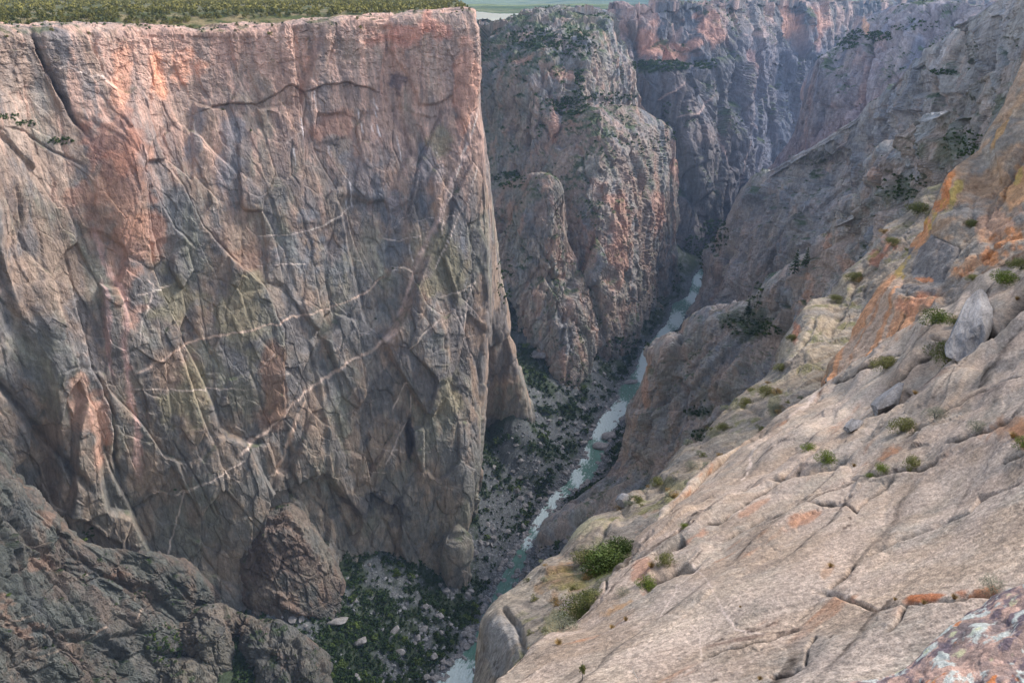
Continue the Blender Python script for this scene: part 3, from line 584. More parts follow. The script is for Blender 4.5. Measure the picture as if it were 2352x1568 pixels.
mass("middle_foot", [
    [(1110, 445, 1130), (1150, 425, 1110), (1190, 410, 1090), (1229, 397, 1080), (1260, 402, 1075), (1286, 417, 1075), (1295, 445, 1078), (1303, 549, 1082), (1326, 590, 1084), (1346, 646, 1086), (1363, 690, 1086), (1386, 740, 1086), (1390, 790, 1090)],
    [(1110, 540, 1090), (1150, 530, 1070), (1180, 520, 1060), (1210, 515, 1050), (1240, 515, 1045), (1262, 520, 1045), (1275, 540, 1048), (1285, 590, 1050), (1305, 620, 1050), (1325, 670, 1050), (1345, 710, 1050), (1370, 750, 1050), (1375, 800, 1055)],
    [(1150, 620, 1050), (1180, 640, 1035), (1200, 660, 1025), (1220, 690, 1015), (1245, 700, 1010), (1265, 700, 1008), (1280, 700, 1005), (1290, 710, 1005), (1305, 720, 1005), (1320, 740, 1010), (1335, 760, 1015), (1355, 780, 1020), (1365, 810, 1030)],
    [(1190, 740, 1020), (1215, 770, 1010), (1235, 800, 1000), (1255, 820, 990), (1270, 825, 985), (1285, 828, 980), (1300, 830, 978), (1310, 830, 978), (1320, 830, 980), (1330, 830, 985), (1340, 830, 990), (1355, 830, 1000), (1365, 840, 1010)],
    [(1190, 900, 1000), (1215, 900, 990), (1235, 900, 980), (1255, 900, 975), (1270, 900, 970), (1285, 900, 965), (1300, 900, 963), (1310, 900, 963), (1320, 900, 965), (1330, 900, 970), (1340, 900, 975), (1355, 900, 985), (1365, 900, 995)]],
    30, generic([(50, 9, .25), (18, 4.5, .4), (7, 1.6, .5)], frame((.35, 0, 1), (1, 1, .5)), 670, feat=fr_feat, small=[(5, .9, .4)]), ccol(GRAY, 45, 670, .3, vthr=.12, vlo=.4, vunit=20, extra=ex_mid), rock_mat(3.5, .65), 2.6,
    "gray rock foot standing on the green slope in mid canyon", back=(0, 30, -5), drop=(60, 120, -260))
# --- land beyond
apx = np.linspace(-900, 3300, 300); k_ = np.linspace(0, 1, 170)**1.3
y0 = np.interp(apx, [-900, 1000, 1400, 1560, 1700, 1760, 1880, 2010, 2420, 3300], [2300, 1900, 1960, 1960, 2110, 2360, 2560, 2960, 3660, 4200])
Y = y0[None]*np.exp(k_[:, None]*np.log(24000/y0)[None]); X = (apx[None]-CX)/F/1.1*Y
P = np.stack([X, Y, np.zeros_like(X)], -1).reshape(-1, 3)
zr = -.0193*np.minimum(P[:, 1], 2500)*.9
z = np.where(P[:, 1] < 4500, -36, -36) + 20*fbm(P/700, 4, 701)*np.clip((P[:, 1]-np.tile(y0, 170))/800, 0, 1) + np.clip((P[:, 1]-5200)/9000, 0, 1.4)*420*(.55 + .6*fbm(P/3200 + 3.3, 4, 702)) - 60*np.clip((P[:, 1]-3600)/2200, 0, 1)
P[:, 2] = z + 7*fbm(P/150, 3, 703)
n = fbm(P/900, 5, 704, .6); n2 = fbm(P/260, 4, 705, .6)
c = mix(np.repeat(lin((112, 124, 74))[None], len(P), 0), lin((62, 86, 52)), np.clip(n*4+.6, 0, 1)); c = mix(c, lin((128, 130, 92)), np.clip(n2*4-1.2, 0, 1)*.7)
me = mesh_np("distant_hills", P, grid_faces(170, 300)[:, ::-1], rock_mat(60, .4), c); link(bpy.data.objects.new("distant_hills", me), "structure", "hazy green hills beyond the canyon rim")

# ================================================================== RIGHT SIDE RIBS (far to near)
def ex_r1(c, s):
    n = fbm(s.P*np.array([1, 1, .3])/30, 4, 711, .65); c = mix(c, lin((176, 142, 130)), np.clip(n*4-.6, 0, 1)*.45)
    c = mix(c, lin((168, 132, 130)), np.clip(1-np.abs(s.px*.62+s.py-1500)/60, 0, 1)*.3)
    c = blob(c, s, 1984, 55, 8, 26, (206, 160, 128), .7, 3)
    return c
r1_feat = ([([(2008, 40), (2004, 110), (1990, 160), (1978, 230), (1960, 290)], 5, 20), ([(2138, 20), (2128, 70), (2115, 115)], 6, 18), ([(1905, 190), (1890, 260), (1868, 330)], 4, 14), ([(2180, 5), (2185, 60)], 3, 8)],
           [([(1985, 230), (2004, 120), (2012, 40)], 30, 8), ([(2120, 110), (2135, 60), (2142, 10)], 36, 9), ([(1860, 340), (1895, 250), (1912, 190)], 30, 8)], [(1895, 180, 14, 60, 8), (1940, 160, 30, 20, -6)])
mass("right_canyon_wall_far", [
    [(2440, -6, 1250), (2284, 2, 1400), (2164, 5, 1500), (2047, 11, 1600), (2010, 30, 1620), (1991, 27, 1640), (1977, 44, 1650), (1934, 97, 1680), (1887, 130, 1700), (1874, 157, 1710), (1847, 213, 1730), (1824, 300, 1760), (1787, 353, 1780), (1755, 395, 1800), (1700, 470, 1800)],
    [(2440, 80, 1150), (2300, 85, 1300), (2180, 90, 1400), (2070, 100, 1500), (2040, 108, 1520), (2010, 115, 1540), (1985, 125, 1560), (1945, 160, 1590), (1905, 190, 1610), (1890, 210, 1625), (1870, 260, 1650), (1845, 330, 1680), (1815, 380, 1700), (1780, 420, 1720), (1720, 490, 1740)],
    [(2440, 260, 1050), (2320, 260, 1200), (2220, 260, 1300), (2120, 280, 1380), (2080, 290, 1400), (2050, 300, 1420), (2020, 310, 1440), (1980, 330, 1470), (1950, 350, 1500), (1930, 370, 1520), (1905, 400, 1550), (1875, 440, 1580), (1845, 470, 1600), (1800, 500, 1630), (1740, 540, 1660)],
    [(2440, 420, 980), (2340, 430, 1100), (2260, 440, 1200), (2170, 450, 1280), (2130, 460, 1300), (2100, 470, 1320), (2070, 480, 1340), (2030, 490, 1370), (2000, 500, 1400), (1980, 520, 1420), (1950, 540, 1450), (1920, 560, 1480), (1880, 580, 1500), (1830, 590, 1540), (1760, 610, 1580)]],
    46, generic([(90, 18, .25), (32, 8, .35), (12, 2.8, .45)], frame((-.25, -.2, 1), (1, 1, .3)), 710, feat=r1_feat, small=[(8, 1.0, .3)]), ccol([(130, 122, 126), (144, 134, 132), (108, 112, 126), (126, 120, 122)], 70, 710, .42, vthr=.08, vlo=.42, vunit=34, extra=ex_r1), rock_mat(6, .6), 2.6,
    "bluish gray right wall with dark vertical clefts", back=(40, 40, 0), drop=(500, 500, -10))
def ex_r2(c, s):
    n = fbm(s.P*np.array([1, 1, .4])/18, 4, 721, .65); c = mix(c, lin((170, 146, 130)), np.clip(n*4-.8, 0, 1)*.35)
    return c
Dr = frame((.76, .12, .64), (1, 1, .22))
r2_feat = ([([(1780, 420), (1765, 470), (1740, 520)], 5, 12), ([(1850, 470), (1800, 540), (1740, 600)], 3, 8), ([(2230, 80), (2190, 150), (2160, 210)], 4, 8), ([(1930, 420), (1990, 350), (2050, 290)], 5, 9), ([(1760, 400), (1830, 405), (1900, 430)], 3, 6)],
           [([(1640, 640), (1680, 560), (1720, 480), (1770, 410)], 30, 8), ([(2000, 330), (2060, 280), (2100, 230)], 24, 7), ([(1800, 640), (1860, 560), (1930, 480)], 30, 8), ([(2000, 280), (2080, 260), (2120, 250)], 24, 7)], [(1800, 560, 60, 60, 6), (2135, 280, 22, 40, 6), (2230, 330, 40, 40, -7), (2000, 440, 60, 30, -8)])
mass("right_ridge_distant", [
    [(2500, -90, 560), (2380, -30, 660), (2284, 4, 760), (2247, 32, 800), (2231, 63, 830), (2191, 78, 860), (2131, 108, 900), (2097, 143, 930), (2074, 167, 950), (2041, 203, 980), (1977, 260, 1040), (1905, 300, 1100), (1831, 345, 1170), (1764, 388, 1230), (1726, 417, 1260), (1696, 460, 1280), (1676, 493, 1290), (1656, 525, 1300), (1643, 589, 1310), (1623, 656, 1310), (1596, 702, 1300), (1568, 745, 1290), (1550, 770, 1290)],
    [(2520, 60, 520), (2420, 90, 600), (2330, 110, 690), (2290, 130, 730), (2270, 150, 760), (2240, 170, 790), (2190, 200, 830), (2160, 230, 850), (2130, 250, 870), (2095, 280, 900), (2040, 330, 950), (1970, 370, 1010), (1900, 410, 1070), (1830, 450, 1120), (1790, 480, 1150), (1760, 510, 1170), (1735, 540, 1180), (1710, 570, 1190), (1690, 620, 1200), (1665, 680, 1210), (1640, 720, 1210), (1610, 760, 1210), (1580, 790, 1210)],
    [(2520, 260, 480), (2440, 280, 560), (2370, 300, 640), (2340, 320, 670), (2310, 340, 700), (2280, 360, 730), (2240, 390, 760), (2210, 410, 780), (2180, 430, 800), (2140, 460, 830), (2080, 500, 880), (2010, 530, 930), (1950, 560, 980), (1890, 590, 1020), (1850, 620, 1050), (1820, 640, 1070), (1790, 670, 1080), (1760, 690, 1090), (1735, 720, 1100), (1710, 760, 1120), (1680, 790, 1130), (1650, 810, 1140), (1600, 830, 1150)],
    [(2520, 500, 440), (2440, 520, 500), (2370, 540, 570), (2340, 560, 600), (2310, 580, 620), (2280, 600, 640), (2240, 620, 670), (2210, 640, 690), (2180, 650, 710), (2140, 670, 740), (2080, 700, 780), (2010, 730, 830), (1950, 760, 880), (1890, 780, 920), (1850, 800, 950), (1820, 810, 970), (1790, 820, 990), (1760, 830, 1000), (1735, 850, 1010), (1710, 870, 1030), (1680, 880, 1050), (1650, 900, 1070), (1600, 920, 1080)]],
    60, generic([(70, 17, .2), (26, 7, .35), (8.5, 1.8, .4)], Dr, 720, feat=[r2_feat[0], [(a, b*1.2, c*2) for a, b, c in r2_feat[1]], r2_feat[2]], near=850, rib=.24, small=[(9, 1.5, .5), (3.6, .55, .5)]), ccol([(132, 132, 134), (148, 142, 138), (114, 118, 124), (136, 132, 126)], 45, 720, .3, vthr=.06, vlo=.5, vunit=20, extra=ex_r2, vamt=.8), rock_mat(3.2, .65), 2.6,
    "broken gray ridge descending the right side to the far rapids", back=(30, 20, 0), drop=(260, 260, -180))
def ex_r3(c, s):
    n = fbm(s.P*np.array([1, 1, .4])/12, 4, 731, .65); c = mix(c, lin((170, 146, 130)), np.clip(n*4-.9, 0, 1)*.35)
    for x, y, a, b in ((2040, 400, 14, 30), (1870, 690, 16, 40), (1490, 900, 10, 60), (1950, 620, 20, 30), (1900, 560, 12, 30), (1720, 560, 10, 20)): c = blob(c, s, x, y, a, b, (186, 144, 116), .45, x, 0, .9)
    for x, y, a, b in ((1705, 740, 60, 26), (1755, 755, 50, 22), (1595, 945, 34, 12), (1610, 1000, 24, 16), (2075, 440, 50, 26), (2210, 335, 46, 34), (2330, 230, 30, 26), (1500, 850, 14, 8), (1735, 690, 8, 20)): c = blob(c, s, x, y, a, b, (62, 80, 44), .5, x, -.2, .9)
    return c
r3_feat = ([([(1574, 769), (1545, 850), (1520, 930), (1500, 1000)], 5, 16), ([(1700, 800), (1640, 900), (1600, 1000)], 5, 12), ([(1800, 700), (1740, 780), (1700, 860)], 5, 12), ([(1690, 740), (1760, 730), (1800, 690)], 10, 10), ([(2090, 460), (2040, 420), (2010, 470), (1960, 520)], 8, 12), ([(2200, 340), (2150, 400), (2120, 440)], 9, 12), ([(1900, 600), (1880, 680), (1850, 700)], 7, 12), ([(1620, 780), (1590, 860), (1570, 930)], 3, 8)],
           [([(1480, 1060), (1510, 960), (1545, 860), (1574, 769)], 34, 13), ([(1640, 960), (1690, 860), (1760, 780)], 30, 9), ([(1960, 520), (2000, 440), (2050, 360), (2110, 290)], 30, 9), ([(1800, 720), (1850, 640), (1910, 560)], 30, 9), ([(2170, 320), (2230, 260), (2300, 190)], 26, 8)],
           [(1620, 860, 50, 60, 8), (1540, 830, 20, 60, 8), (2150, 290, 24, 40, 6), (1750, 780, 40, 30, -6)])
r3c = [(2520, 0, 230), (2420, 80, 280), (2352, 122, 330), (2331, 143, 350), (2264, 167, 390), (2187, 247, 430), (2114, 262, 470), (2091, 312, 490), (2054, 335, 510), (2031, 362, 530), (2012, 395, 545), (1964, 452, 570), (1924, 478, 590), (1907, 525, 605), (1874, 562, 620), (1857, 587, 630), (1814, 611, 645), (1764, 652, 660), (1736, 681, 668), (1709, 693, 674), (1676, 692, 680), (1655, 710, 685), (1633, 706, 690), (1599, 724, 696), (1569, 770, 700), (1509, 779, 705), (1497, 800, 706), (1486, 845, 707), (1476, 870, 708), (1459, 922, 709), (1443, 945, 710), (1433, 1002, 711), (1424, 1050, 712), (1389, 1098, 712), (1340, 1140, 705), (1299, 1168, 695), (1259, 1188, 680), (1233, 1245, 660), (1209, 1280, 640), (1196, 1315, 630), (1170, 1360, 600)]
mass("right_ridge_middle", [r3c,
    [(2520, 110, 215), (2420, 200, 265), (2352, 250, 310), (2280, 320, 365), (2200, 380, 410), (2140, 430, 445), (2090, 470, 480), (2030, 520, 520), (1980, 570, 550), (1930, 620, 570), (1880, 670, 590), (1820, 720, 610), (1760, 770, 630), (1700, 800, 640), (1650, 820, 650), (1600, 850, 655), (1570, 880, 658), (1550, 920, 660), (1530, 960, 662), (1510, 1010, 665), (1490, 1060, 668), (1450, 1100, 665), (1400, 1150, 655), (1350, 1190, 640), (1300, 1240, 620), (1270, 1300, 600), (1240, 1350, 580)],
    [(2520, 260, 200), (2420, 340, 245), (2352, 390, 285), (2280, 450, 340), (2200, 510, 380), (2140, 560, 415), (2090, 600, 445), (2030, 660, 480), (1980, 700, 505), (1930, 750, 525), (1880, 800, 545), (1820, 850, 560), (1760, 900, 575), (1720, 940, 585), (1680, 980, 595), (1650, 1010, 600), (1620, 1040, 603), (1590, 1070, 606), (1560, 1090, 610), (1530, 1120, 612), (1500, 1150, 612), (1460, 1180, 608), (1420, 1220, 600), (1380, 1270, 590), (1330, 1320, 570), (1300, 1380, 550), (1270, 1430, 530)],
    [(2520, 420, 190), (2420, 500, 232), (2352, 560, 270), (2280, 620, 320), (2200, 690, 355), (2140, 740, 385), (2090, 790, 410), (2030, 850, 440), (1980, 900, 460), (1930, 950, 480), (1880, 1000, 495), (1820, 1050, 510), (1760, 1100, 520), (1720, 1140, 530), (1680, 1180, 535), (1650, 1210, 540), (1620, 1240, 542), (1590, 1270, 545), (1560, 1290, 547), (1530, 1320, 550), (1500, 1350, 550), (1460, 1380, 545), (1420, 1420, 538), (1380, 1470, 528), (1330, 1520, 515), (1300, 1580, 500), (1270, 1630, 480)]],
    90, generic([(52, 13, .2), (19, 5.6, .35), (6, 1.3, .4)], Dr, 730, feat=[r3_feat[0], [(a, b*1.2, c*1.9) for a, b, c in r3_feat[1]], r3_feat[2]], near=520, rib=.26, small=[(6.5, 1.1, .5), (2.6, .4, .5)]), ccol([(134, 134, 134), (150, 145, 139), (116, 119, 124), (138, 135, 128), (150, 136, 126)], 30, 730, .3, vthr=.1, vlo=.55, vunit=14, extra=ex_r3, vamt=.8), rock_mat(2.2, .65), 2.5,
    "craggy gray ridge right of the river with green pockets", back=(14, 10, 0), drop=(120, 120, -160))

# ================================================================== LOWER LEFT SPURS
def ex_l(c, s):
    n = fbm(s.P*np.array([1, 1, .5])/14, 4, 741, .65); c = mix(c, lin((164, 136, 116)), np.clip(n*4-.9, 0, 1)*.4)
    for i, p in enumerate(([(50, 1520), (100, 1505), (140, 1490), (175, 1470)], [(0, 1440), (35, 1425), (60, 1415)], [(297, 1430), (303, 1400), (312, 1370), (314, 1345)], [(160, 1335), (190, 1320), (210, 1315)], [(200, 1470), (225, 1450), (240, 1440)])): c = vein(c, s, p, 2.2, (222, 196, 176), 745+i, 2, .9)
    for x, y, a, b in ((60, 1450, 30, 14), (75, 1300, 26, 18), (95, 1190, 20, 20), (10, 1390, 16, 30), (270, 1320, 24, 10)): c = blob(c, s, x, y, a, b, (186, 150, 128), .5, x, 0, .9)
    return c
Dl = frame((.72, .1, -.69), (1, 1, .36))
l3_feat = ([([(0, 1160), (60, 1250), (140, 1350), (200, 1430), (265, 1500)], 7, 22), ([(60, 1160), (130, 1230), (200, 1300), (300, 1350), (330, 1380)], 5, 14), ([(225, 1375), (240, 1410), (300, 1440), (360, 1460)], 4, 12), ([(0, 1330), (60, 1400), (140, 1450), (200, 1480)], 5, 14), ([(380, 1320), (420, 1360), (440, 1385)], 4, 10), ([(200, 1460), (260, 1500), (300, 1520)], 4, 10)],
           [([(310, 1460), (230, 1390), (150, 1320), (60, 1220)], 34, 14), ([(210, 1560), (120, 1450), (20, 1350)], 34, 14), ([(440, 1400), (360, 1340), (280, 1290)], 24, 9)], [(120, 1230, 50, 30, 8)])
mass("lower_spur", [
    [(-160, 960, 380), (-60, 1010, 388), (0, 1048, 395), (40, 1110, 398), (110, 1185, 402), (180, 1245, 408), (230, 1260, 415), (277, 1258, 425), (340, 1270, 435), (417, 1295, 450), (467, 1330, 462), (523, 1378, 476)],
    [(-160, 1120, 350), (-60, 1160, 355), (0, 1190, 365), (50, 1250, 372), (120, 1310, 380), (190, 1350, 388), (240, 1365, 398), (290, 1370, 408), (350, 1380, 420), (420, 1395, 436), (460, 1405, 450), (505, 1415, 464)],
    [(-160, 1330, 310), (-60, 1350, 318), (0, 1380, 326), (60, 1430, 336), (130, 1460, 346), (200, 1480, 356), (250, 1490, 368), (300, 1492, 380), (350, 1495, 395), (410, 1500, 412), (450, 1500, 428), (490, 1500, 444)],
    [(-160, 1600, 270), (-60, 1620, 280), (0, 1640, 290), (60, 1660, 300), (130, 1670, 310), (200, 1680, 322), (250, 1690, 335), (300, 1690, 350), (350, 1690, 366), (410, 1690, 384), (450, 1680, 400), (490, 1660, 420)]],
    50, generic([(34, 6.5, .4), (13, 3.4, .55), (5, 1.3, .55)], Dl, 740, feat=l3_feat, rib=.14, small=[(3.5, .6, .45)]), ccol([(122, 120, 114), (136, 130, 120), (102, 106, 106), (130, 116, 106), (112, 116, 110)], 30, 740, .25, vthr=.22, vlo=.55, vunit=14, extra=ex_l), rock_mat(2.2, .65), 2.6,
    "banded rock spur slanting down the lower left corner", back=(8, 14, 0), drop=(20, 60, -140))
mass("gully_buttress", [
    [(505, 1262, 505), (515, 1225, 508), (550, 1208, 512), (610, 1165, 520), (668, 1153, 525), (705, 1178, 528), (731, 1218, 528), (761, 1262, 526), (781, 1305, 522), (798, 1340, 518), (792, 1368, 512)],
    [(510, 1300, 490), (540, 1275, 488), (580, 1250, 488), (620, 1225, 490), (655, 1220, 494), (690, 1245, 498), (715, 1275, 500), (740, 1310, 502), (760, 1335, 504), (778, 1360, 505), (784, 1375, 505)],
    [(520, 1370, 478), (550, 1375, 474), (585, 1380, 470), (620, 1382, 470), (655, 1384, 472), (690, 1384, 476), (715, 1386, 480), (735, 1388, 485), (750, 1388, 490), (765, 1388, 494), (778, 1388, 498)],
    [(520, 1480, 468), (550, 1480, 464), (585, 1480, 460), (620, 1480, 460), (655, 1480, 462), (690, 1480, 466), (715, 1480, 470), (735, 1480, 475), (750, 1480, 480), (765, 1480, 484), (778, 1480, 488)]],
    30, generic([(30, 5, .3), (12, 2.6, .5), (4.5, 1.1, .5)], frame((.6, -.1, -.75), (1, 1, .5)), 750, small=[(3, .5, .45)]), ccol([(126, 120, 110), (136, 122, 110), (108, 108, 104), (124, 106, 96)], 26, 750, .25, vthr=.3, vlo=.6, vunit=12, extra=ex_l), rock_mat(2.2, .6), 2.6,
    "rounded gray buttress standing at the foot of the left wall", back=(0, 14, 0), drop=(10, 40, -120))
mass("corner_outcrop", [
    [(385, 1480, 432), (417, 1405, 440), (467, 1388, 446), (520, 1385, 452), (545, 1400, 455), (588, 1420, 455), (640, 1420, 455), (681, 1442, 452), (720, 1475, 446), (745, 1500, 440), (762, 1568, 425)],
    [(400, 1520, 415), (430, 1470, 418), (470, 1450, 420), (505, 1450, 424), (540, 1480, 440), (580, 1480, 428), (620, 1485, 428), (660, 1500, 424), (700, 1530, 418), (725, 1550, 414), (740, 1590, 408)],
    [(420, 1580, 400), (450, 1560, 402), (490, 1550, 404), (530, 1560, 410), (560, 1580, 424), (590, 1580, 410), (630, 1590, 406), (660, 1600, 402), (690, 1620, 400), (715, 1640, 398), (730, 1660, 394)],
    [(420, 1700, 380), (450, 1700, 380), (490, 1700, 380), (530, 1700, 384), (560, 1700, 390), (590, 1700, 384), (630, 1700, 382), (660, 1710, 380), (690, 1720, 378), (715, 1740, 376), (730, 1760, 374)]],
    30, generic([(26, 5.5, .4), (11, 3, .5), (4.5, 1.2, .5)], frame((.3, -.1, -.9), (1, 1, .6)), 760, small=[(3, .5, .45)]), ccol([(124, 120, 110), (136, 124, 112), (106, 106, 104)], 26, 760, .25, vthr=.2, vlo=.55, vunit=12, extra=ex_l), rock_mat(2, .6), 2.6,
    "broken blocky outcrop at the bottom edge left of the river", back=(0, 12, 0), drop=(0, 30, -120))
mass("corner_knob", [
    [(318, 1640, 385), (333, 1548, 400), (360, 1522, 404), (400, 1508, 408), (433, 1508, 410), (465, 1520, 410), (493, 1542, 408), (510, 1620, 395)],
    [(322, 1700, 372), (345, 1620, 380), (370, 1590, 382), (400, 1580, 384), (433, 1580, 385), (460, 1590, 385), (485, 1610, 383), (500, 1680, 375)],
    [(330, 1800, 355), (345, 1760, 358), (370, 1740, 360), (400, 1740, 362), (433, 1740, 362), (460, 1740, 362), (485, 1760, 360), (500, 1800, 356)]],
    20, generic([(18, 3.5, .3), (8, 2, .5), (3.5, .9, .5)], np.diag([1, 1, .7]), 770, small=[(2.6, .4, .45)]), ccol([(128, 122, 110), (138, 126, 112), (108, 108, 102)], 20, 770, .2, vthr=.35, vlo=.6, vunit=10), rock_mat(1.8, .6), 2.6,
    "small rounded rock knob cut by the bottom edge", back=(0, 10, 0), drop=(0, 24, -100))

# ================================================================== NEAR ROCK OF THE RIGHT SIDE
def ex_r4(c, s):
    P = s.P; n = fbm(P/5, 4, 781, .65); c = mix(c, lin((196, 176, 148)), np.clip(n*4-.3, 0, 1)*.5)
    n = fbm(P/1.6, 3, 782, .6); c = mix(c, lin((150, 104, 66)), np.clip(n*4-1.4, 0, 1)*.6*np.clip((s.py-950)/200, 0, 1))
    c = blob(c, s, 1320, 1225, 70, 34, (172, 166, 130), .6, 3, -.3); c = blob(c, s, 1290, 1345, 60, 30, (140, 104, 66), .6, 4, -.2)
    c = blob(c, s, 1330, 1420, 40, 50, (132, 120, 66), .7, 5, .4); c = blob(c, s, 1395, 1290, 50, 40, (84, 96, 44), .8, 6); c = blob(c, s, 1150, 1480, 40, 70, (150, 150, 150), .5, 7)
    for x, y, a, b in ((1270, 1440, 24, 40), (1680, 930, 30, 20), (1740, 900, 24, 16), (1780, 930, 16, 40), (1560, 1120, 40, 16), (1640, 1000, 30, 20)): c = blob(c, s, x, y, a, b, (112, 110, 64), .55, x)
    for x, y, a, b in ((2040, 560, 26, 30), (2010, 590, 20, 20), (1830, 760, 10, 30), (1985, 540, 14, 24)): c = blob(c, s, x, y, a, b, (186, 116, 82), .6, x)
    for x, y, a, b in ((1115, 1390, 14, 8), (1140, 1540, 40, 50)):
        m = np.clip(fbm(P*np.array([6, 6, 1.2]), 3, 783)*4-.6, 0, 1)*np.exp(-((s.px-x)/a)**2-((s.py-y)/b)**2); c = mix(c, lin((70, 62, 58)), m*.8)
    return c
Ds = frame((.62, .70, .36), (1, 1, .3))
r4_feat = ([([(1236, 1305), (1300, 1290), (1380, 1260), (1420, 1200)], 5, 12), ([(1150, 1400), (1190, 1440), (1210, 1500), (1235, 1560)], 6, 16), ([(1245, 1500), (1300, 1440), (1340, 1380)], 6, 10), ([(1700, 930), (1760, 960), (1790, 940)], 6, 8), ([(1420, 1175), (1500, 1130), (1560, 1090)], 5, 9), ([(1880, 720), (1840, 800), (1800, 870)], 5, 9), ([(1990, 600), (1950, 680), (1900, 760)], 6, 10)],
           [([(1200, 1560), (1180, 1480), (1150, 1410), (1112, 1425)], 22, 6), ([(1245, 1568), (1250, 1480), (1300, 1420)], 24, 8), ([(1780, 870), (1840, 790), (1920, 700)], 30, 10), ([(1420, 1240), (1428, 1190), (1436, 1138)], 24, 12), ([(1520, 1180), (1600, 1110), (1680, 1060)], 24, 8)],
           [(1320, 1220, 60, 30, 12), (1460, 1150, 30, 20, 10), (1540, 1100, 30, 16, 10), (1260, 1340, 50, 30, 10)])
mass("right_ridge_near", [
    [(2520, 150, 120), (2420, 230, 122), (2300, 330, 122), (2200, 392, 124), (2157, 423, 126), (2124, 430, 128), (2097, 457, 128), (2091, 477, 128), (2074, 493, 126), (2047, 507, 125), (2027, 523, 123), (2014, 545, 121), (1997, 575, 118), (1977, 597, 116), (1951, 620, 113), (1931, 634, 111), (1924, 669, 108), (1897, 679, 106), (1864, 686, 103), (1841, 710, 100), (1827, 740, 97), (1801, 782, 92), (1794, 805, 90), (1784, 842, 87), (1764, 862, 84), (1723, 889, 79), (1689, 915, 75), (1673, 932, 72), (1643, 966, 68), (1626, 989, 65), (1623, 1012, 62), (1606, 1022, 60), (1569, 1022, 58), (1543, 1058, 54), (1533, 1078, 52), (1509, 1098, 50), (1476, 1128, 47), (1433, 1136, 45), (1423, 1175, 43), (1389, 1178, 41), (1359, 1188, 39.5), (1319, 1232, 37), (1286, 1278, 34), (1256, 1285, 33), (1236, 1305, 31.5), (1206, 1332, 29.5), (1176, 1362, 27.5), (1161, 1366, 27), (1135, 1388, 26), (1118, 1412, 25), (1111, 1430, 24.2), (1110, 1462, 23.4), (1111, 1502, 22.6), (1101, 1545, 21.6), (1090, 1600, 20.4), (1080, 1680, 19)],
    [(2520, 300, 108), (2420, 380, 108), (2330, 440, 108), (2240, 480, 110), (2200, 500, 112), (2160, 520, 112), (2130, 540, 110), (2100, 560, 108), (2080, 580, 106), (2060, 600, 104), (2040, 620, 102), (2020, 650, 100), (2000, 670, 98), (1980, 690, 96), (1960, 710, 93), (1940, 730, 90), (1925, 750, 87), (1900, 765, 85), (1880, 780, 82), (1865, 800, 79), (1850, 820, 76), (1830, 850, 73), (1815, 870, 70), (1800, 890, 68), (1780, 910, 65), (1745, 940, 61), (1715, 960, 58), (1695, 980, 56), (1670, 1005, 53), (1655, 1025, 50), (1640, 1045, 48), (1620, 1060, 46), (1590, 1070, 45), (1565, 1095, 43), (1550, 1115, 41), (1525, 1135, 39), (1500, 1160, 37), (1465, 1180, 36), (1445, 1205, 34.5), (1415, 1225, 33), (1390, 1245, 32), (1355, 1280, 30), (1325, 1315, 28), (1300, 1335, 26.5), (1280, 1355, 25.5), (1255, 1380, 24.3), (1235, 1400, 23.4), (1215, 1415, 22.8), (1195, 1430, 22.2), (1175, 1445, 21.6), (1165, 1460, 21), (1158, 1490, 20.4), (1155, 1520, 19.9), (1148, 1560, 19.2), (1140, 1620, 18.2), (1130, 1700, 17)],
    [(2520, 470, 92), (2420, 540, 92), (2340, 590, 90), (2270, 620, 90), (2230, 640, 90), (2190, 660, 90), (2160, 680, 88), (2130, 700, 86), (2105, 720, 85), (2085, 740, 83), (2065, 760, 81), (2045, 780, 79), (2025, 800, 77), (2010, 820, 75), (1990, 840, 73), (1975, 860, 70), (1960, 875, 68), (1945, 885, 66), (1930, 900, 64), (1915, 915, 62), (1900, 930, 60), (1885, 950, 57), (1870, 965, 55), (1855, 980, 53), (1835, 1000, 51), (1805, 1020, 48), (1775, 1040, 46), (1755, 1060, 44), (1730, 1080, 42), (1715, 1100, 40), (1700, 1115, 38), (1680, 1130, 37), (1650, 1140, 36), (1625, 1165, 34), (1605, 1185, 32.5), (1580, 1205, 31), (1550, 1225, 30), (1520, 1245, 29), (1500, 1270, 27.6), (1470, 1295, 26), (1445, 1315, 25), (1410, 1350, 23.4), (1385, 1385, 22), (1360, 1405, 21), (1340, 1425, 20.4), (1320, 1445, 19.6), (1300, 1465, 19), (1280, 1480, 18.5), (1260, 1495, 18), (1245, 1510, 17.7), (1235, 1530, 17.3), (1225, 1555, 17), (1215, 1580, 16.6), (1205, 1620, 16), (1190, 1680, 15.2), (1180, 1750, 14.4)],
    ], 150, generic([(9, 1.3, .3), (3.6, .75, .5), (1.4, .3, .5)], Ds, 780, feat=r4_feat, near=150, soft=.16, rib=.1, small=[(.9, .13, .5)]), ccol([(156, 144, 130), (168, 154, 136), (140, 134, 126), (152, 134, 114), (134, 124, 114)], 7, 780, .12, veg=(112, 112, 62), vthr=.28, vlo=.6, vunit=3, extra=ex_r4, vamt=.7), rock_mat(.6, .6, .12, 1), 2.5,
    "pale granite ledges with bushes between river and slab", back=(2.5, 3, 0), drop=(14, 18, -60))
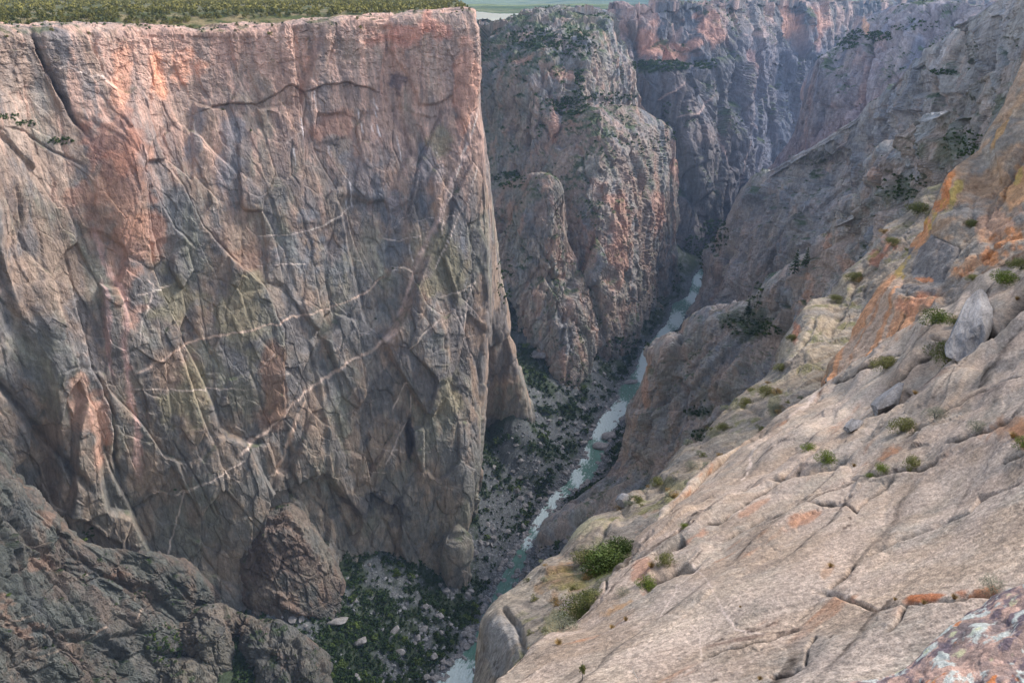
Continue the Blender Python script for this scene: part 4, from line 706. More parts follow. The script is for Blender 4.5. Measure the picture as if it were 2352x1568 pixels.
def ex_r4b(c, s):
    P = s.P
    dr = (s.px*.45 + s.py)       # coordinate across the banding of the streaks
    st = vn(np.stack([(s.px*.9 + s.py*.45)/16, dr/160, 0*dr], -1), 791) + .5*vn(np.stack([(s.px*.9 + s.py*.45)/6, dr/90, 0*dr], -1), 792)
    poly = [(1896, 880), (1925, 820), (1965, 735), (2010, 670), (2050, 625), (2075, 640), (2060, 690), (2120, 700), (2090, 750), (2030, 800), (1950, 860)]
    m = inpoly(s.px+6*st, s.py, poly)
    c = mix(c, lin((212, 154, 112)), m*np.clip(.82 + st*.6, 0, 1)*.92); c = mix(c, lin((198, 170, 146)), m*np.clip(-st*3+.1, 0, 1)*.85); c = mix(c, lin((92, 80, 66)), m*np.clip(st*4-2.6, 0, 1)*.8)
    for x, y, a, b, col, al, r in ((2190, 440, 12, 44, (178, 162, 70), .6, .5), (2175, 420, 10, 50, (214, 134, 74), .8, .5), (2160, 440, 14, 40, (206, 128, 78), .8, .4), (2125, 520, 12, 60, (226, 154, 104), .85, .4), (2140, 490, 10, 30, (204, 170, 60), .5, .4), (2070, 610, 10, 30, (198, 160, 50), .6, .4),
            (2290, 510, 60, 40, (206, 156, 124), .6, -.6), (2330, 440, 30, 60, (214, 156, 100), .6, .5), (2345, 400, 10, 40, (180, 164, 80), .5, .3), (2280, 600, 60, 24, (198, 128, 76), .8, -.5), (2220, 620, 40, 14, (222, 170, 128), .7, -.5), (2110, 690, 40, 16, (214, 150, 116), .7, -.3), (2090, 720, 30, 16, (206, 150, 118), .7, 0), (2320, 560, 40, 30, (206, 130, 70), .7, -.5), (2300, 300, 8, 50, (214, 158, 84), .6, .5), (2330, 200, 12, 60, (206, 168, 140), .5, .5)):
        c = blob(c, s, x, y, a, b, col, al*.9, int(x+y), r, .95)
    m = inpoly(s.px, s.py, [(2135, 535), (2175, 555), (2205, 570), (2195, 610), (2165, 650), (2100, 640), (2090, 620), (2110, 570)]); c = mix(c, lin((132, 126, 122)), m*.9)
    c = blob(c, s, 2115, 665, 50, 14, (134, 126, 120), .9, 3, .1, .2); c = blob(c, s, 2120, 642, 26, 6, (206, 136, 92), .8, 5, .1)
    return c
r4b_feat = ([([(2135, 540), (2175, 555), (2203, 568), (2192, 610), (2165, 652)], 2.6, 8), ([(2065, 682), (2110, 686), (2160, 682), (2195, 650), (2260, 600), (2352, 545)], 3.5, 12), ([(2352, 180), (2320, 240), (2290, 300)], 7, 14), ([(2352, 340), (2320, 420), (2300, 470), (2280, 490)], 4, 10), ([(2010, 690), (1970, 760), (1940, 830)], 3, 5), ([(2260, 590), (2230, 620), (2180, 660)], 3, 8)],
            [([(2165, 652), (2192, 610), (2203, 568), (2175, 555), (2135, 540)], 60, 9), ([(2165, 684), (2110, 688), (2063, 684), (2062, 650)], 26, 16), ([(1905, 870), (1960, 760), (2010, 690), (2060, 640)], 26, 6), ([(2180, 660), (2260, 600), (2352, 545)], 40, 8), ([(2135, 545), (2170, 470), (2215, 400), (2260, 350)], 30, 8), ([(2290, 470), (2320, 400), (2352, 330)], 24, 8)], [(2135, 600, 40, 40, 6), (2110, 668, 40, 12, 6), (2180, 410, 20, 30, 6)])
mass("orange_ridge", [
    [(2560, -160, 78), (2480, -60, 76), (2420, 40, 73), (2352, 150, 70), (2297, 253, 68), (2274, 287, 67.5), (2264, 310, 67), (2241, 347, 66), (2207, 367, 65), (2167, 400, 63), (2150, 440, 62), (2134, 473, 61), (2125, 510, 60), (2117, 542, 59), (2087, 582, 57), (2061, 609, 56), (2031, 635, 55), (1997, 679, 54), (1977, 709, 53), (1951, 782, 51), (1931, 809, 50), (1904, 829, 49), (1901, 855, 47), (1894, 874, 45)],
    [(2560, 60, 68), (2520, 120, 66), (2460, 220, 64), (2400, 300, 62), (2352, 370, 60), (2325, 410, 59), (2300, 440, 58), (2280, 465, 57), (2255, 490, 56), (2225, 520, 55), (2200, 550, 54), (2180, 575, 53.5), (2160, 600, 53), (2145, 620, 52), (2120, 650, 51), (2095, 675, 50), (2070, 700, 49), (2045, 730, 48.5), (2020, 760, 47.5), (1990, 800, 46.5), (1965, 825, 46), (1940, 850, 45), (1925, 868, 44), (1912, 882, 43)],
    [(2560, 360, 52), (2520, 400, 51), (2460, 490, 49), (2400, 560, 46.5), (2352, 600, 45.5), (2325, 620, 45), (2300, 645, 44.6), (2280, 665, 44.4), (2255, 685, 44), (2225, 705, 43.8), (2200, 725, 43.6), (2180, 740, 43.4), (2160, 752, 43.2), (2145, 762, 43), (2120, 780, 42.8), (2095, 795, 42.6), (2070, 812, 42.4), (2045, 828, 42.2), (2020, 845, 42), (1990, 862, 42), (1965, 876, 41.8), (1950, 890, 41.5), (1935, 900, 41.2), (1920, 912, 41)],
    [(2560, 460, 51), (2520, 500, 50), (2460, 590, 48), (2400, 660, 45.5), (2352, 700, 44.5), (2325, 720, 44), (2300, 745, 43.6), (2280, 765, 43.4), (2255, 785, 43), (2225, 805, 42.8), (2200, 825, 42.6), (2180, 840, 42.4), (2160, 852, 42.2), (2145, 862, 42), (2120, 880, 41.8), (2095, 895, 41.6), (2070, 912, 41.4), (2045, 928, 41.2), (2020, 945, 41), (1990, 962, 41), (1965, 976, 40.8), (1950, 990, 40.5), (1935, 1000, 40.2), (1920, 1012, 40)]],
    60, generic([(7, .55, .35), (2.6, .3, .5), (1, .1, .5)], Ds, 790, feat=r4b_feat, soft=.16, small=[(.8, .06, .4)]), ccol([(150, 138, 124), (170, 150, 130), (134, 128, 122), (176, 140, 108)], 5, 790, .1, vthr=.6, vlo=.8, vunit=3, extra=ex_r4b), rock_mat(.45, .5, .12, 1), 2.4,
    "orange and yellow streaked ridge above the pale slab", back=(3, 2, 0), drop=(16, 14, -40))

# --- the slab in front
def slabline(p, n=60): return p
def ex_slab(c, s):
    P = s.P; px, py = s.px, s.py
    # banding along the strike of the slab
    t = np.array([.62, .66, -.09]); b_ = np.array([-.66, .62, .1]); A = np.stack([P@t, P@b_, P[:, 2]], -1)
    n = fbm(A*np.array([.5, 1.2, 1.2])/1.3, 5, 801, .65)
    c = mix(c, lin((198, 176, 160)), np.clip(n*3+.3, 0, 1)*.5); c = mix(c, lin((126, 112, 104)), np.clip(-n*3.4-.6, 0, 1)*.35)
    n = fbm(A*np.array([.3, 1.6, 1.6])/1.1, 4, 802, .65); c = mix(c, lin((176, 122, 86)), np.clip(n*4-1.5, 0, 1)*.6)
    sp = fbm(P/.07, 3, 803, .8); c = c*(1 + .4*np.clip(sp*2, -1, 1)*np.clip(14/s.f, .3, 1))[:, None]
    for i, (p, w_) in enumerate((([(1585, 1290), (1625, 1340), (1660, 1400), (1690, 1440), (1760, 1452)], 3.2), ([(1700, 1100), (1720, 1060), (1740, 1030)], 4), ([(1515, 1420), (1580, 1425), (1605, 1455), (1608, 1500)], 2.2), ([(1640, 1290), (1560, 1360), (1515, 1425)], 2), ([(1810, 960), (1850, 930), (1880, 905)], 5), ([(1850, 1420), (1600, 1290)], .1))):
        c = vein(c, s, p, w_, (232, 208, 190), 805+i, 3, .85)
    for x, y, a, b, col, al, r in ((1900, 1310, 14, 36, (176, 130, 92), .45, .5), (2150, 1372, 80, 9, (178, 96, 40), .8, -.15), (2260, 1360, 40, 8, (176, 100, 44), .7, -.3), (1740, 1180, 50, 7, (190, 134, 98), .5, -.5), (1600, 1250, 40, 7, (190, 130, 96), .5, -.6), (2050, 1060, 30, 10, (170, 112, 70), .6, -.5), (1860, 1200, 60, 10, (182, 122, 84), .6, -.5), (1480, 1330, 20, 30, (184, 132, 104), .6, .4),
            (1700, 1460, 90, 6, (92, 62, 52), .6, -.2), (2160, 870, 50, 12, (120, 92, 78), .5, -.5), (2280, 900, 60, 8, (92, 76, 70), .5, -.4), (2320, 980, 40, 30, (176, 128, 92), .6, 0), (1720, 1130, 30, 5, (206, 150, 116), .5, -.5), (1420, 1400, 40, 8, (186, 140, 90), .6, -.5), (2345, 1000, 20, 40, (186, 120, 70), .5, 0), (1870, 1500, 60, 60, (150, 136, 126), .5, 0)):
        c = blob(c, s, x, y, a, b, col, al, int(x), r)
    for p, w_ in SL_DARK: 
        wx, wy = wob(px, py, 830, 3, 12); k, dd, sd, tt = pdist(wx, wy, p, w_*4); c[k] = mix(c[k], lin((64, 44, 38)), np.clip(1.3-dd/w_, 0, 1)*np.clip(.5+vn(P[k]/.12, 831)*1.5, 0, 1)*.8)
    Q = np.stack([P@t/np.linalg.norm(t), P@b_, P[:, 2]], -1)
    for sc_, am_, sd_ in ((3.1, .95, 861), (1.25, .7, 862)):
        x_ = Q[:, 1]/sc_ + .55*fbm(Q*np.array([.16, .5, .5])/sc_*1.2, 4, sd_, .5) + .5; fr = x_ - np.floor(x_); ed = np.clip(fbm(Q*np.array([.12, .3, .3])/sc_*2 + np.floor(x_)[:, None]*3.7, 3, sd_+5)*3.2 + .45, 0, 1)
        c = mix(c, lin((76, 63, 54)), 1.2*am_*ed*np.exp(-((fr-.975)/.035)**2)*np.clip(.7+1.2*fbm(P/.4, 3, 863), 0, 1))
    for p, w_, d_ in SL_CR:  # soil tone in the cracks, darkened to stand in for their shade
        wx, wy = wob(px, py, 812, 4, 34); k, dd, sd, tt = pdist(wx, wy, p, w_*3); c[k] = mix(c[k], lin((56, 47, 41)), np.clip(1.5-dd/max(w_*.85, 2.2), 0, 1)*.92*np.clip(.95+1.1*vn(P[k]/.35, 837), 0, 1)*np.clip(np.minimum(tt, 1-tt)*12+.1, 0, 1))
    return c
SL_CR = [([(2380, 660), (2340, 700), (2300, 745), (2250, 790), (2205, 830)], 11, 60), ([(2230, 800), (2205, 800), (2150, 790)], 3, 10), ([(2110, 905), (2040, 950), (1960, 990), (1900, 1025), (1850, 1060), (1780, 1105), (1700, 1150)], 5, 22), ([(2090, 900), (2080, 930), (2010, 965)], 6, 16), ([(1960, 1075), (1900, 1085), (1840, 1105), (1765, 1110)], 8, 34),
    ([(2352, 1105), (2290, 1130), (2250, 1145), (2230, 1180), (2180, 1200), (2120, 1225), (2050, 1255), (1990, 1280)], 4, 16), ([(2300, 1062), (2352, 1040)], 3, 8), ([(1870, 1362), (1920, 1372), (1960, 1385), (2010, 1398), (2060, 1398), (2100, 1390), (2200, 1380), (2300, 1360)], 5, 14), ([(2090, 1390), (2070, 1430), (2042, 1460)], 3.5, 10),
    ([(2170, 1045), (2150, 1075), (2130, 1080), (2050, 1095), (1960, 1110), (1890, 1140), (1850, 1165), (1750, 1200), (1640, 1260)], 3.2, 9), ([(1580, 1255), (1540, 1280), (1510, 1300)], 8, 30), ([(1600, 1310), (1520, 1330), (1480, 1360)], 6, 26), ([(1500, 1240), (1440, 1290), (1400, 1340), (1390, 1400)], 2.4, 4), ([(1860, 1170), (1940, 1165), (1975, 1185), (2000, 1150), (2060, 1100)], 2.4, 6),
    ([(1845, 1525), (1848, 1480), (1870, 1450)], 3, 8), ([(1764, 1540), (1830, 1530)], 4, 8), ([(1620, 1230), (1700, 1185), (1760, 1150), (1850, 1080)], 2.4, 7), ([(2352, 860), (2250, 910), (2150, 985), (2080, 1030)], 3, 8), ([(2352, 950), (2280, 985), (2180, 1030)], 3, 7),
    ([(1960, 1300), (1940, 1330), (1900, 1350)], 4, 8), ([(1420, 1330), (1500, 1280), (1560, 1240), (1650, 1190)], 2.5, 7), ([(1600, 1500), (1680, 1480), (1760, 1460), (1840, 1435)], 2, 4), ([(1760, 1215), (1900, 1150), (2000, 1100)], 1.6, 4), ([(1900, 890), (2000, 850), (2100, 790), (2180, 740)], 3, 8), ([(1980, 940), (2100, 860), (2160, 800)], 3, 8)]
SL_ST = [([(2110, 905), (2040, 950), (1960, 990), (1900, 1025), (1850, 1060), (1780, 1105), (1700, 1150)], 26, 5.6), ([(2340, 690), (2290, 740), (2240, 790), (2140, 795)], 60, 8.7), ([(2352, 1105), (2290, 1130), (2230, 1180), (2120, 1225), (1990, 1280)], 40, 3.1), ([(2300, 1360), (2200, 1380), (2060, 1398), (1960, 1385), (1870, 1362)], 30, 6.2), ([(2170, 1045), (2130, 1080), (1960, 1110), (1850, 1165), (1640, 1260)], 34, 3.7),
    ([(1765, 1110), (1840, 1105), (1960, 1075)][::-1], 26, 7.4), ([(1620, 1235), (1540, 1280), (1480, 1340)], 28, 6.2), ([(1650, 1260), (1600, 1310), (1480, 1360)], 24, 5.0), ([(2352, 860), (2250, 910), (2080, 1030)], 30, 3.7), ([(2180, 740), (2100, 790), (1900, 890)], 26, 3.7), ([(2042, 1460), (2070, 1430), (2090, 1390)], 30, 2.5)]
SL_DARK = [([(1715, 1440), (1745, 1435), (1790, 1420)], 4), ([(1640, 1468), (1680, 1455), (1730, 1440)], 3), ([(1720, 1462), (1800, 1445), (1860, 1425)], 4), ([(1930, 1225), (1955, 1215), (1955, 1200)], 5), ([(1960, 1335), (1968, 1320)], 7), ([(2060, 1090), (2090, 1080)], 5), ([(1764, 1540), (1830, 1528)], 5), ([(2080, 1420), (2050, 1450)], 4), ([(1905, 1460), (1912, 1452)], 5), ([(1630, 1552), (1660, 1545)], 3)]
def d_slab(P, N, px, py):
    t = np.array([.62, .66, -.09]); b_ = np.array([-.66, .62, .1]); t = t/np.linalg.norm(t)
    A = np.stack([t*.16, b_*.8, np.array([0, 0, 1.])*1.])
    h, ids = rock(P, [(3.2, .2, .1), (1.2, .06, .15), (.45, .012, .2)], A, 810, 1.3, .35, .5)
    h2, i2 = rock(P, [(3.6, .25, .25)], np.diag([1, 1, 1.]), 815, 1.2, .13, .22); far_ = np.clip((proj(P)[2]-10)/14, .35, 1.2)
    h = h*far_ + h2*.45*far_
    Q = np.stack([P@t, P@b_, P[:, 2]], -1)
    for sc_, am_, sd_ in ((3.1, .42, 861), (1.25, .15, 862)):
        x_ = Q[:, 1]/sc_ + .55*fbm(Q*np.array([.16, .5, .5])/sc_*1.2, 4, sd_, .5) + .5; fr = x_ - np.floor(x_); ed = np.clip(fbm(Q*np.array([.12, .3, .3])/sc_*2 + np.floor(x_)[:, None]*3.7, 3, sd_+5)*3.2 + .45, 0, 1)
        h += am_*ed*far_*(fr*1.0 - np.clip((fr-.80)/.2, 0, 1)**2*(3 - 2*np.clip((fr-.80)/.2, 0, 1))*1.0)
    h += .07*fbm(Q*np.array([.3, 1, 1])/.9, 5, 811, .6)*far_ + .5*fbm(P/7, 3, 812)*far_ + .012*fbm(P/.1, 3, 813, .7)
    h = features(px, py, proj(P)[2], h, [(a_, b_*1.15, min(c_*1.8, 3.4*b_ + 2)) for a_, b_, c_ in SL_CR], [(a_, b_, c_*1.9) for a_, b_, c_ in SL_ST], [(1700, 1160, 60, 30, 4), (2180, 770, 60, 30, 6), (1480, 1260, 40, 40, 4)], 812, 4, 34, 3.2)
    return h, ids + i2
SC = [(1060, 1720, 9.6), (1100, 1640, 10.4), (1150, 1568, 11.5), (1209, 1528, 12.5), (1236, 1495, 13.2), (1269, 1475, 14), (1303, 1458, 14.6), (1333, 1445, 15.2), (1356, 1415, 16.2), (1376, 1382, 17), (1393, 1355, 18), (1416, 1328, 19), (1436, 1298, 20), (1463, 1265, 21.5), (1496, 1222, 23), (1543, 1160, 26), (1566, 1148, 26.5), (1609, 1098, 29), (1649, 1065, 31), (1700, 1030, 33), (1764, 989, 35), (1807, 945, 37), (1877, 909, 39), (1915, 887, 40), (1964, 852, 40), (2004, 829, 40), (2064, 779, 40), (2097, 752, 40), (2131, 729, 39.5), (2181, 709, 39), (2231, 672, 38.5), (2264, 639, 38), (2314, 605, 38), (2370, 575, 37), (2520, 470, 36)]
L1 = [(1180, 1740, 7.6), (1260, 1640, 9.0), (1350, 1560, 10.3), (1500, 1420, 13.2), (1650, 1290, 16.5), (1800, 1180, 19.5), (1950, 1080, 22.5), (2100, 980, 24.5), (2250, 860, 25.5), (2370, 770, 25.5), (2540, 650, 25)]
L2 = [(1330, 1790, 6.0), (1450, 1700, 6.9), (1600, 1600, 7.9), (1750, 1480, 9.3), (1900, 1380, 10.8), (2050, 1280, 12.3), (2180, 1190, 13.4), (2300, 1090, 14.4), (2400, 1000, 15), (2560, 880, 15.3)]
L3 = [(1560, 1880, 4.6), (1800, 1720, 5.4), (1950, 1620, 6.0), (2080, 1530, 6.7), (2200, 1450, 7.3), (2300, 1380, 7.9), (2400, 1290, 8.7), (2580, 1140, 9.6)]
L4 = [(1860, 1960, 3.6), (2050, 1820, 4), (2200, 1710, 4.4), (2330, 1620, 4.8), (2450, 1520, 5.2), (2620, 1380, 5.8)]
n_ = 90; rowsS = [pl(rs(l, n_)) for l in (SC, L1, L2, L3, L4)]
rowsS = [rowsS[0] + np.array([1.5, 1.5, -14]), rowsS[0] + np.array([.5, .9, -1.2])] + rowsS
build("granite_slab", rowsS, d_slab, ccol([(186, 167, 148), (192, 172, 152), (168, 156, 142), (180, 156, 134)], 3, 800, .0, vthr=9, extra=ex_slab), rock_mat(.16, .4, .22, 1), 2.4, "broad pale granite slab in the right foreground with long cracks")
def ex_b(c, s):
    P = s.P*np.array([1, 1, 1.]); t = np.array([.75, .6, .2]); A = np.stack([P@t*.45, P@np.array([-.6, .75, 0]), P[:, 2]], -1)
    n1 = fbm(A/.08, 5, 841, .65); n2 = fbm(A/.07+9, 5, 842, .65); n3 = fbm(A/.12+4, 5, 843, .6); n4 = fbm(A/.05, 3, 844, .7)
    c = mix(c, lin((196, 160, 142)), np.clip(n3*5+.4, 0, 1)*.8); c = mix(c, lin((92, 82, 92)), np.clip(n2*6-.4+n4, 0, 1)*.85)
    c = mix(c, lin((184, 188, 180)), np.clip((n1+.35*n4)*8-.5, 0, 1)*.9); c = mix(c, lin((188, 190, 146)), np.clip((fbm(A/.08+20, 4, 846)+.3*n4)*8-3.6, 0, 1)*.6)
    c = mix(c, lin((196, 116, 58)), np.clip((fbm(A/.12+31, 4, 847, .7)+.4*n4)*9-3.6, 0, 1)*.85)
    return c
mass("lichen_rock", [
    [(1640, 1680, 2.45), (1800, 1600, 2.55), (1900, 1578, 2.6), (1960, 1562, 2.6), (1997, 1556, 2.6), (2057, 1543, 2.65), (2097, 1519, 2.7), (2131, 1480, 2.8), (2174, 1446, 2.9), (2214, 1413, 3.0), (2264, 1392, 3.1), (2297, 1366, 3.15), (2352, 1338, 3.2), (2450, 1290, 3.3), (2560, 1240, 3.3)],
    [(1700, 1760, 2.1), (1840, 1680, 2.2), (1950, 1650, 2.25), (2000, 1640, 2.25), (2050, 1630, 2.27), (2090, 1610, 2.3), (2130, 1590, 2.35), (2180, 1560, 2.4), (2220, 1530, 2.5), (2270, 1500, 2.55), (2310, 1480, 2.6), (2350, 1460, 2.65), (2400, 1430, 2.7), (2480, 1390, 2.8), (2580, 1330, 2.8)],
    [(1760, 1900, 1.7), (1900, 1830, 1.8), (2000, 1800, 1.85), (2050, 1790, 1.86), (2100, 1780, 1.87), (2140, 1760, 1.9), (2190, 1740, 1.95), (2230, 1710, 2), (2270, 1690, 2.05), (2320, 1660, 2.1), (2360, 1640, 2.15), (2400, 1620, 2.2), (2450, 1590, 2.2), (2520, 1550, 2.3), (2600, 1500, 2.3)]],
    40, generic([(.5, .03, .2), (.16, .012, .3), (.06, .004, .3)], Ds, 840), ccol([(140, 122, 116), (156, 132, 120), (112, 102, 102)], .4, 840, .03, vthr=9, extra=ex_b), rock_mat(.035, .5, .25, 1), 2.0,
    "lichen covered rock in orange white and gray at bottom right", back=(.2, .25, -.05), drop=(.5, .6, -1.2))
# --- the rim the camera stands on, unseen, put in to shade the depths
X, Y = np.meshgrid(np.linspace(-700, 420, 90), np.concatenate([-np.linspace(500, 3, 50), [-.6, .0, 6, 30, 60]])); Z = np.full_like(X, -2.0)
Z[50:] = np.array([-2.2, -6, -80, -260, -540])[:, None]; P = np.stack([X, Y, Z], -1).reshape(-1, 3); P[:, 2] += 1.2*fbm(P/20, 3, 851)*(np.hypot(P[:, 0], P[:, 1]) > 25); P[:, 1] -= np.clip(np.abs(P[:, 0])/10, 0, 20)
c = mix(np.repeat(lin((150, 136, 116))[None], len(P), 0), lin((92, 96, 56)), np.clip(fbm(P/12, 4, 852)*3+.4, 0, 1))
link(bpy.data.objects.new("rim_ground", mesh_np("rim_ground", P, grid_faces(55, 90)[:, ::-1], rock_mat(.6, .5), c)), "structure", "rocky brush covered canyon rim where the viewer stands, unseen, added to shade the gorge")

# ================================================================== PLANTS AND BOULDERS
def hit(px, py, names, r=5.0):
    """nearest surface point seen at a photo position"""
    best = None
    for nme in names:
        s = PATCH[nme]
        if not hasattr(s, "cs"):
            cid = np.floor(s.px/12).astype(np.int64)*100000 + np.floor(s.py/12).astype(np.int64); s.ord = np.argsort(cid, kind="stable"); s.cs = cid[s.ord]
        cx_, cy_ = math.floor(px/12), math.floor(py/12); kk = []
        for i in (-1, 0, 1):
            a_, b_ = np.searchsorted(s.cs, [(cx_+i)*100000 + cy_-1, (cx_+i)*100000 + cy_+2]); kk.append(s.ord[a_:b_])
        kk = np.concatenate(kk)
        if not len(kk): continue
        d = (s.px[kk]-px)**2 + (s.py[kk]-py)**2; m_ = d < r*r; kk = kk[m_]; d = d[m_]
        if len(kk):
            i = kk[np.argmin(s.f[kk]*(1 + d*.002))]
            if best is None or s.f[i] < best[2]: best = (s.P[i], s.N[i], s.f[i])
    return best
def leaf_cloud(n, size, shape, seed, flat=.7, clumps=9, leaf=(1, .55)):
    """n small leaf clusters (quads bent in two) spread through a lumpy crown; returns verts, faces"""
    g = np.random.default_rng(seed)
    ctr = g.normal(size=(clumps, 3)); ctr /= np.linalg.norm(ctr, axis=1, keepdims=True); ctr *= g.uniform(.35, .8, (clumps, 1)); ctr[:, 2] = np.abs(ctr[:, 2])*.9 - .1
    rad = g.uniform(.28, .5, clumps)
    k = g.integers(0, clumps, n); d = g.normal(size=(n, 3)); d /= np.linalg.norm(d, axis=1, keepdims=True)
    p = ctr[k] + d*(rad[k]*g.uniform(.55, 1.05, n)**.5)[:, None]
    p = p*np.array(shape); p[:, 2] = np.maximum(p[:, 2] + shape[2]*.45, .02)
    u = g.normal(size=(n, 3)); u /= np.linalg.norm(u, axis=1, keepdims=True); w = np.cross(u, d); w /= np.linalg.norm(w, axis=1, keepdims=True) + 1e-6
    s = size*g.uniform(.6, 1.3, (n, 1))
    V = np.stack([p - u*s*leaf[0] , p - w*s*leaf[1], p + u*s*leaf[0] + d*s*.3, p + w*s*leaf[1]], 1).reshape(-1, 3)
    return V, np.arange(4*n).reshape(n, 4)
def stems(n, h, r, seed, spread=.5, base_r=.05):
    g = np.random.default_rng(seed); V = []; Q = []
    for i in range(n):
        a = g.uniform(0, 6.28); tip = np.array([math.cos(a)*spread*g.uniform(.3, 1), math.sin(a)*spread*g.uniform(.3, 1), h*g.uniform(.6, 1)]); pts = [np.array([0, 0, -.15*h]), tip*.5*np.array([.7, .7, 1]) + g.normal(size=3)*h*.04, tip]
        rr = [base_r*r, base_r*.6*r, base_r*.2*r]; o = len(V)*1
        for p, q in zip(pts, rr):
            for t in range(5): V.append(p + q*np.array([math.cos(t*1.2566), math.sin(t*1.2566), 0]))
        for l in range(2):
            for t in range(5): Q.append((o+l*5+t, o+l*5+(t+1) % 5, o+l*5+5+(t+1) % 5, o+l*5+5+t))
    return np.array(V), np.array(Q)
bark = newmat("bark"); _b = bark[2]; _b.inputs["Base Color"].default_value = (*lin((96, 82, 70)), 1); _b.inputs["Roughness"].default_value = .9
_n = bark[1].nodes.new("ShaderNodeTexNoise"); _n.inputs["Scale"].default_value = 9; _r = bark[1].nodes.new("ShaderNodeMapRange"); _r.inputs[3].default_value = .03; _r.inputs[4].default_value = .22
bark[1].links.new(_n.outputs[0], _r.inputs[0]); _c = bark[1].nodes.new("ShaderNodeCombineColor"); [bark[1].links.new(_r.outputs[0], _c.inputs[i]) for i in range(3)]; bark[1].links.new(_c.outputs[0], _b.inputs["Base Color"]); bark = bark[0]
M_jun = leaf_mat("juniper_foliage", (70, 76, 34), (140, 130, 62), .6)
M_dk = leaf_mat("dark_foliage", (34, 54, 24), (72, 92, 40), .6)
M_gr = leaf_mat("green_foliage", (58, 74, 34), (104, 120, 54), .8)
M_ol = leaf_mat("olive_foliage", (84, 92, 48), (142, 138, 82), 4)
M_br = leaf_mat("bright_foliage", (84, 100, 36), (128, 140, 58), 4)
M_st = leaf_mat("straw", (132, 108, 68), (178, 148, 98), 5)
M_gy = leaf_mat("sage_foliage", (112, 116, 96), (160, 160, 136), 4)
class Proto: pass
def proto(n, size, shape, mat, seed, sn=4, sr=1., clumps=9, leafm=(1, .55)):
    p = Proto(); V, Q = leaf_cloud(n, size, shape, seed, clumps=clumps, leaf=leafm); p.crown = mesh_np("crown", V, Q, mat, None, False)
    V, Q = stems(sn, shape[2]*1.2, sr, seed+1, shape[0]*.6); p.trunk = mesh_np("trunk", V, Q, bark, None, True); return p
def place(p, name, P, s, label, cat, group=None, parts=("crown", "trunk"), sz=1.0, rz=None, tilt=None):
    e = bpy.data.objects.new(name, None); e.empty_display_size = .1; e.location = P; e.rotation_euler = (0, 0, random.uniform(0, 6.28) if rz is None else rz); e.scale = (s*random.uniform(.85, 1.15), s*random.uniform(.85, 1.15), s*sz)
    link(e, "thing", label, cat, group)
    for q, me in zip(parts, (p.crown, p.trunk)):
        if me is None: continue
        o = bpy.data.objects.new(q, me); o.parent = e; COL.objects.link(o)
    return e
# --- junipers on the plateau: 300 nearest one by one, the farther wood as one mass
JUN = [proto(170, .34, (2.0, 2.0, 1.9), M_jun, 900+i, clumps=8) for i in range(5)] + [proto(190, .3, (1.7, 1.7, 2.2), M_jun, 910+i, clumps=8) for i in range(3)]
ps = PATCH["plateau_ground"]; ok = (ps.px > -40) & (ps.px < 1090) & (ps.py > -6)
g = np.random.default_rng(5); pts = []
def plat_z(x, y): 
    i = np.argmin((ps.P[:, 0]-x)**2 + (ps.P[:, 1]-y)**2); return ps.P[i]
cand = []
for i in range(1500):                                      # even in the picture, denser with distance
    px_ = g.uniform(-40, 1082); yl = np.interp(px_, [-40, 0, 200, 400, 470, 588, 700, 850, 1000, 1085], [64, 63, 62, 58, 46, 40, 40, 33, 26, 22])
    t = g.uniform(0, 1)**.85; py_ = yl - t*(yl + 2); cand.append((px_, py_))
sub = np.where(ok)[0]
trees = []
for px_, py_ in cand:
    d = (ps.px[sub]-px_)**2 + ((ps.py[sub]-py_)*2.5)**2; i = sub[np.argmin(d)]; Pq = ps.P[i]
    if d.min() > 120: continue
    Pq = Pq + np.array([g.uniform(-3, 3), g.uniform(-3, 3), 0]); Pq[2] = ps.P[i][2]
    if all((Pq[0]-t[0])**2 + (Pq[1]-t[1])**2 > (2.4 + .0015*Pq[1])**2 for t in trees): trees.append(tuple(Pq))
trees.sort(key=lambda t: t[1])
for px_, py_, Y_ in ((15, 88, 470), (120, 72, 500), (205, 78, 515), (540, 72, 605), (706, 90, 610), (828, 66, 655), (822, 45, 668), (770, 60, 640), (625, 62, 620), (440, 62, 585), (335, 60, 560), (620, 80, 605), (545, 58, 606), (715, 45, 650), (585, 42, 625), (1062, 20, 716), (1030, 14, 705), (1078, 22, 716)):
    q = hit(px_, py_, ["canyon_wall", "plateau_ground"], 9)
    if q is not None: trees.insert(0, tuple(q[0]))
for i, (x, y, z) in enumerate(trees[:300]):
    place(random.choice(JUN), "juniper_tree", (x, y, z-.2), g.uniform(.95, 1.75)*(.75 if i < 18 else 1), "rounded olive green juniper on the rim above the left canyon wall" if i >= 18 else "small juniper rooted among the bare ledges at the left wall's edge", "tree",
          "junipers on the left plateau" if i >= 18 else "junipers along the bare left rim")
rest = trees[300:]
for y in np.linspace(900, 3400, 400):
    for k in range(9):
        x = g.uniform(-.75*y, -.075*y) ; rest.append((x, y+g.uniform(-6, 6), np.interp(y, [900, 1600, 2900, 4200], [-10, -8, -9, -40])))
def bulk(name, pts_, size_fn, mat, label, n=26, leaf=.5, seed=0):
    g = np.random.default_rng(seed); Vs = []; base_ = [leaf_cloud(n, leaf, (1, 1, .9), seed+i, clumps=5)[0] for i in range(6)]
    for i, p in enumerate(pts_):
        s_ = size_fn(p); a = g.uniform(0, 6.28); V = base_[i % 6]; R = np.array([[math.cos(a), -math.sin(a), 0], [math.sin(a), math.cos(a), 0], [0, 0, 1]]); Vs.append((V@R.T)*s_ + np.array(p))
    V = np.concatenate(Vs); me = mesh_np(name, V, np.arange(len(V)).reshape(-1, 4), mat, None, False); link(bpy.data.objects.new(name, me), "stuff", label)
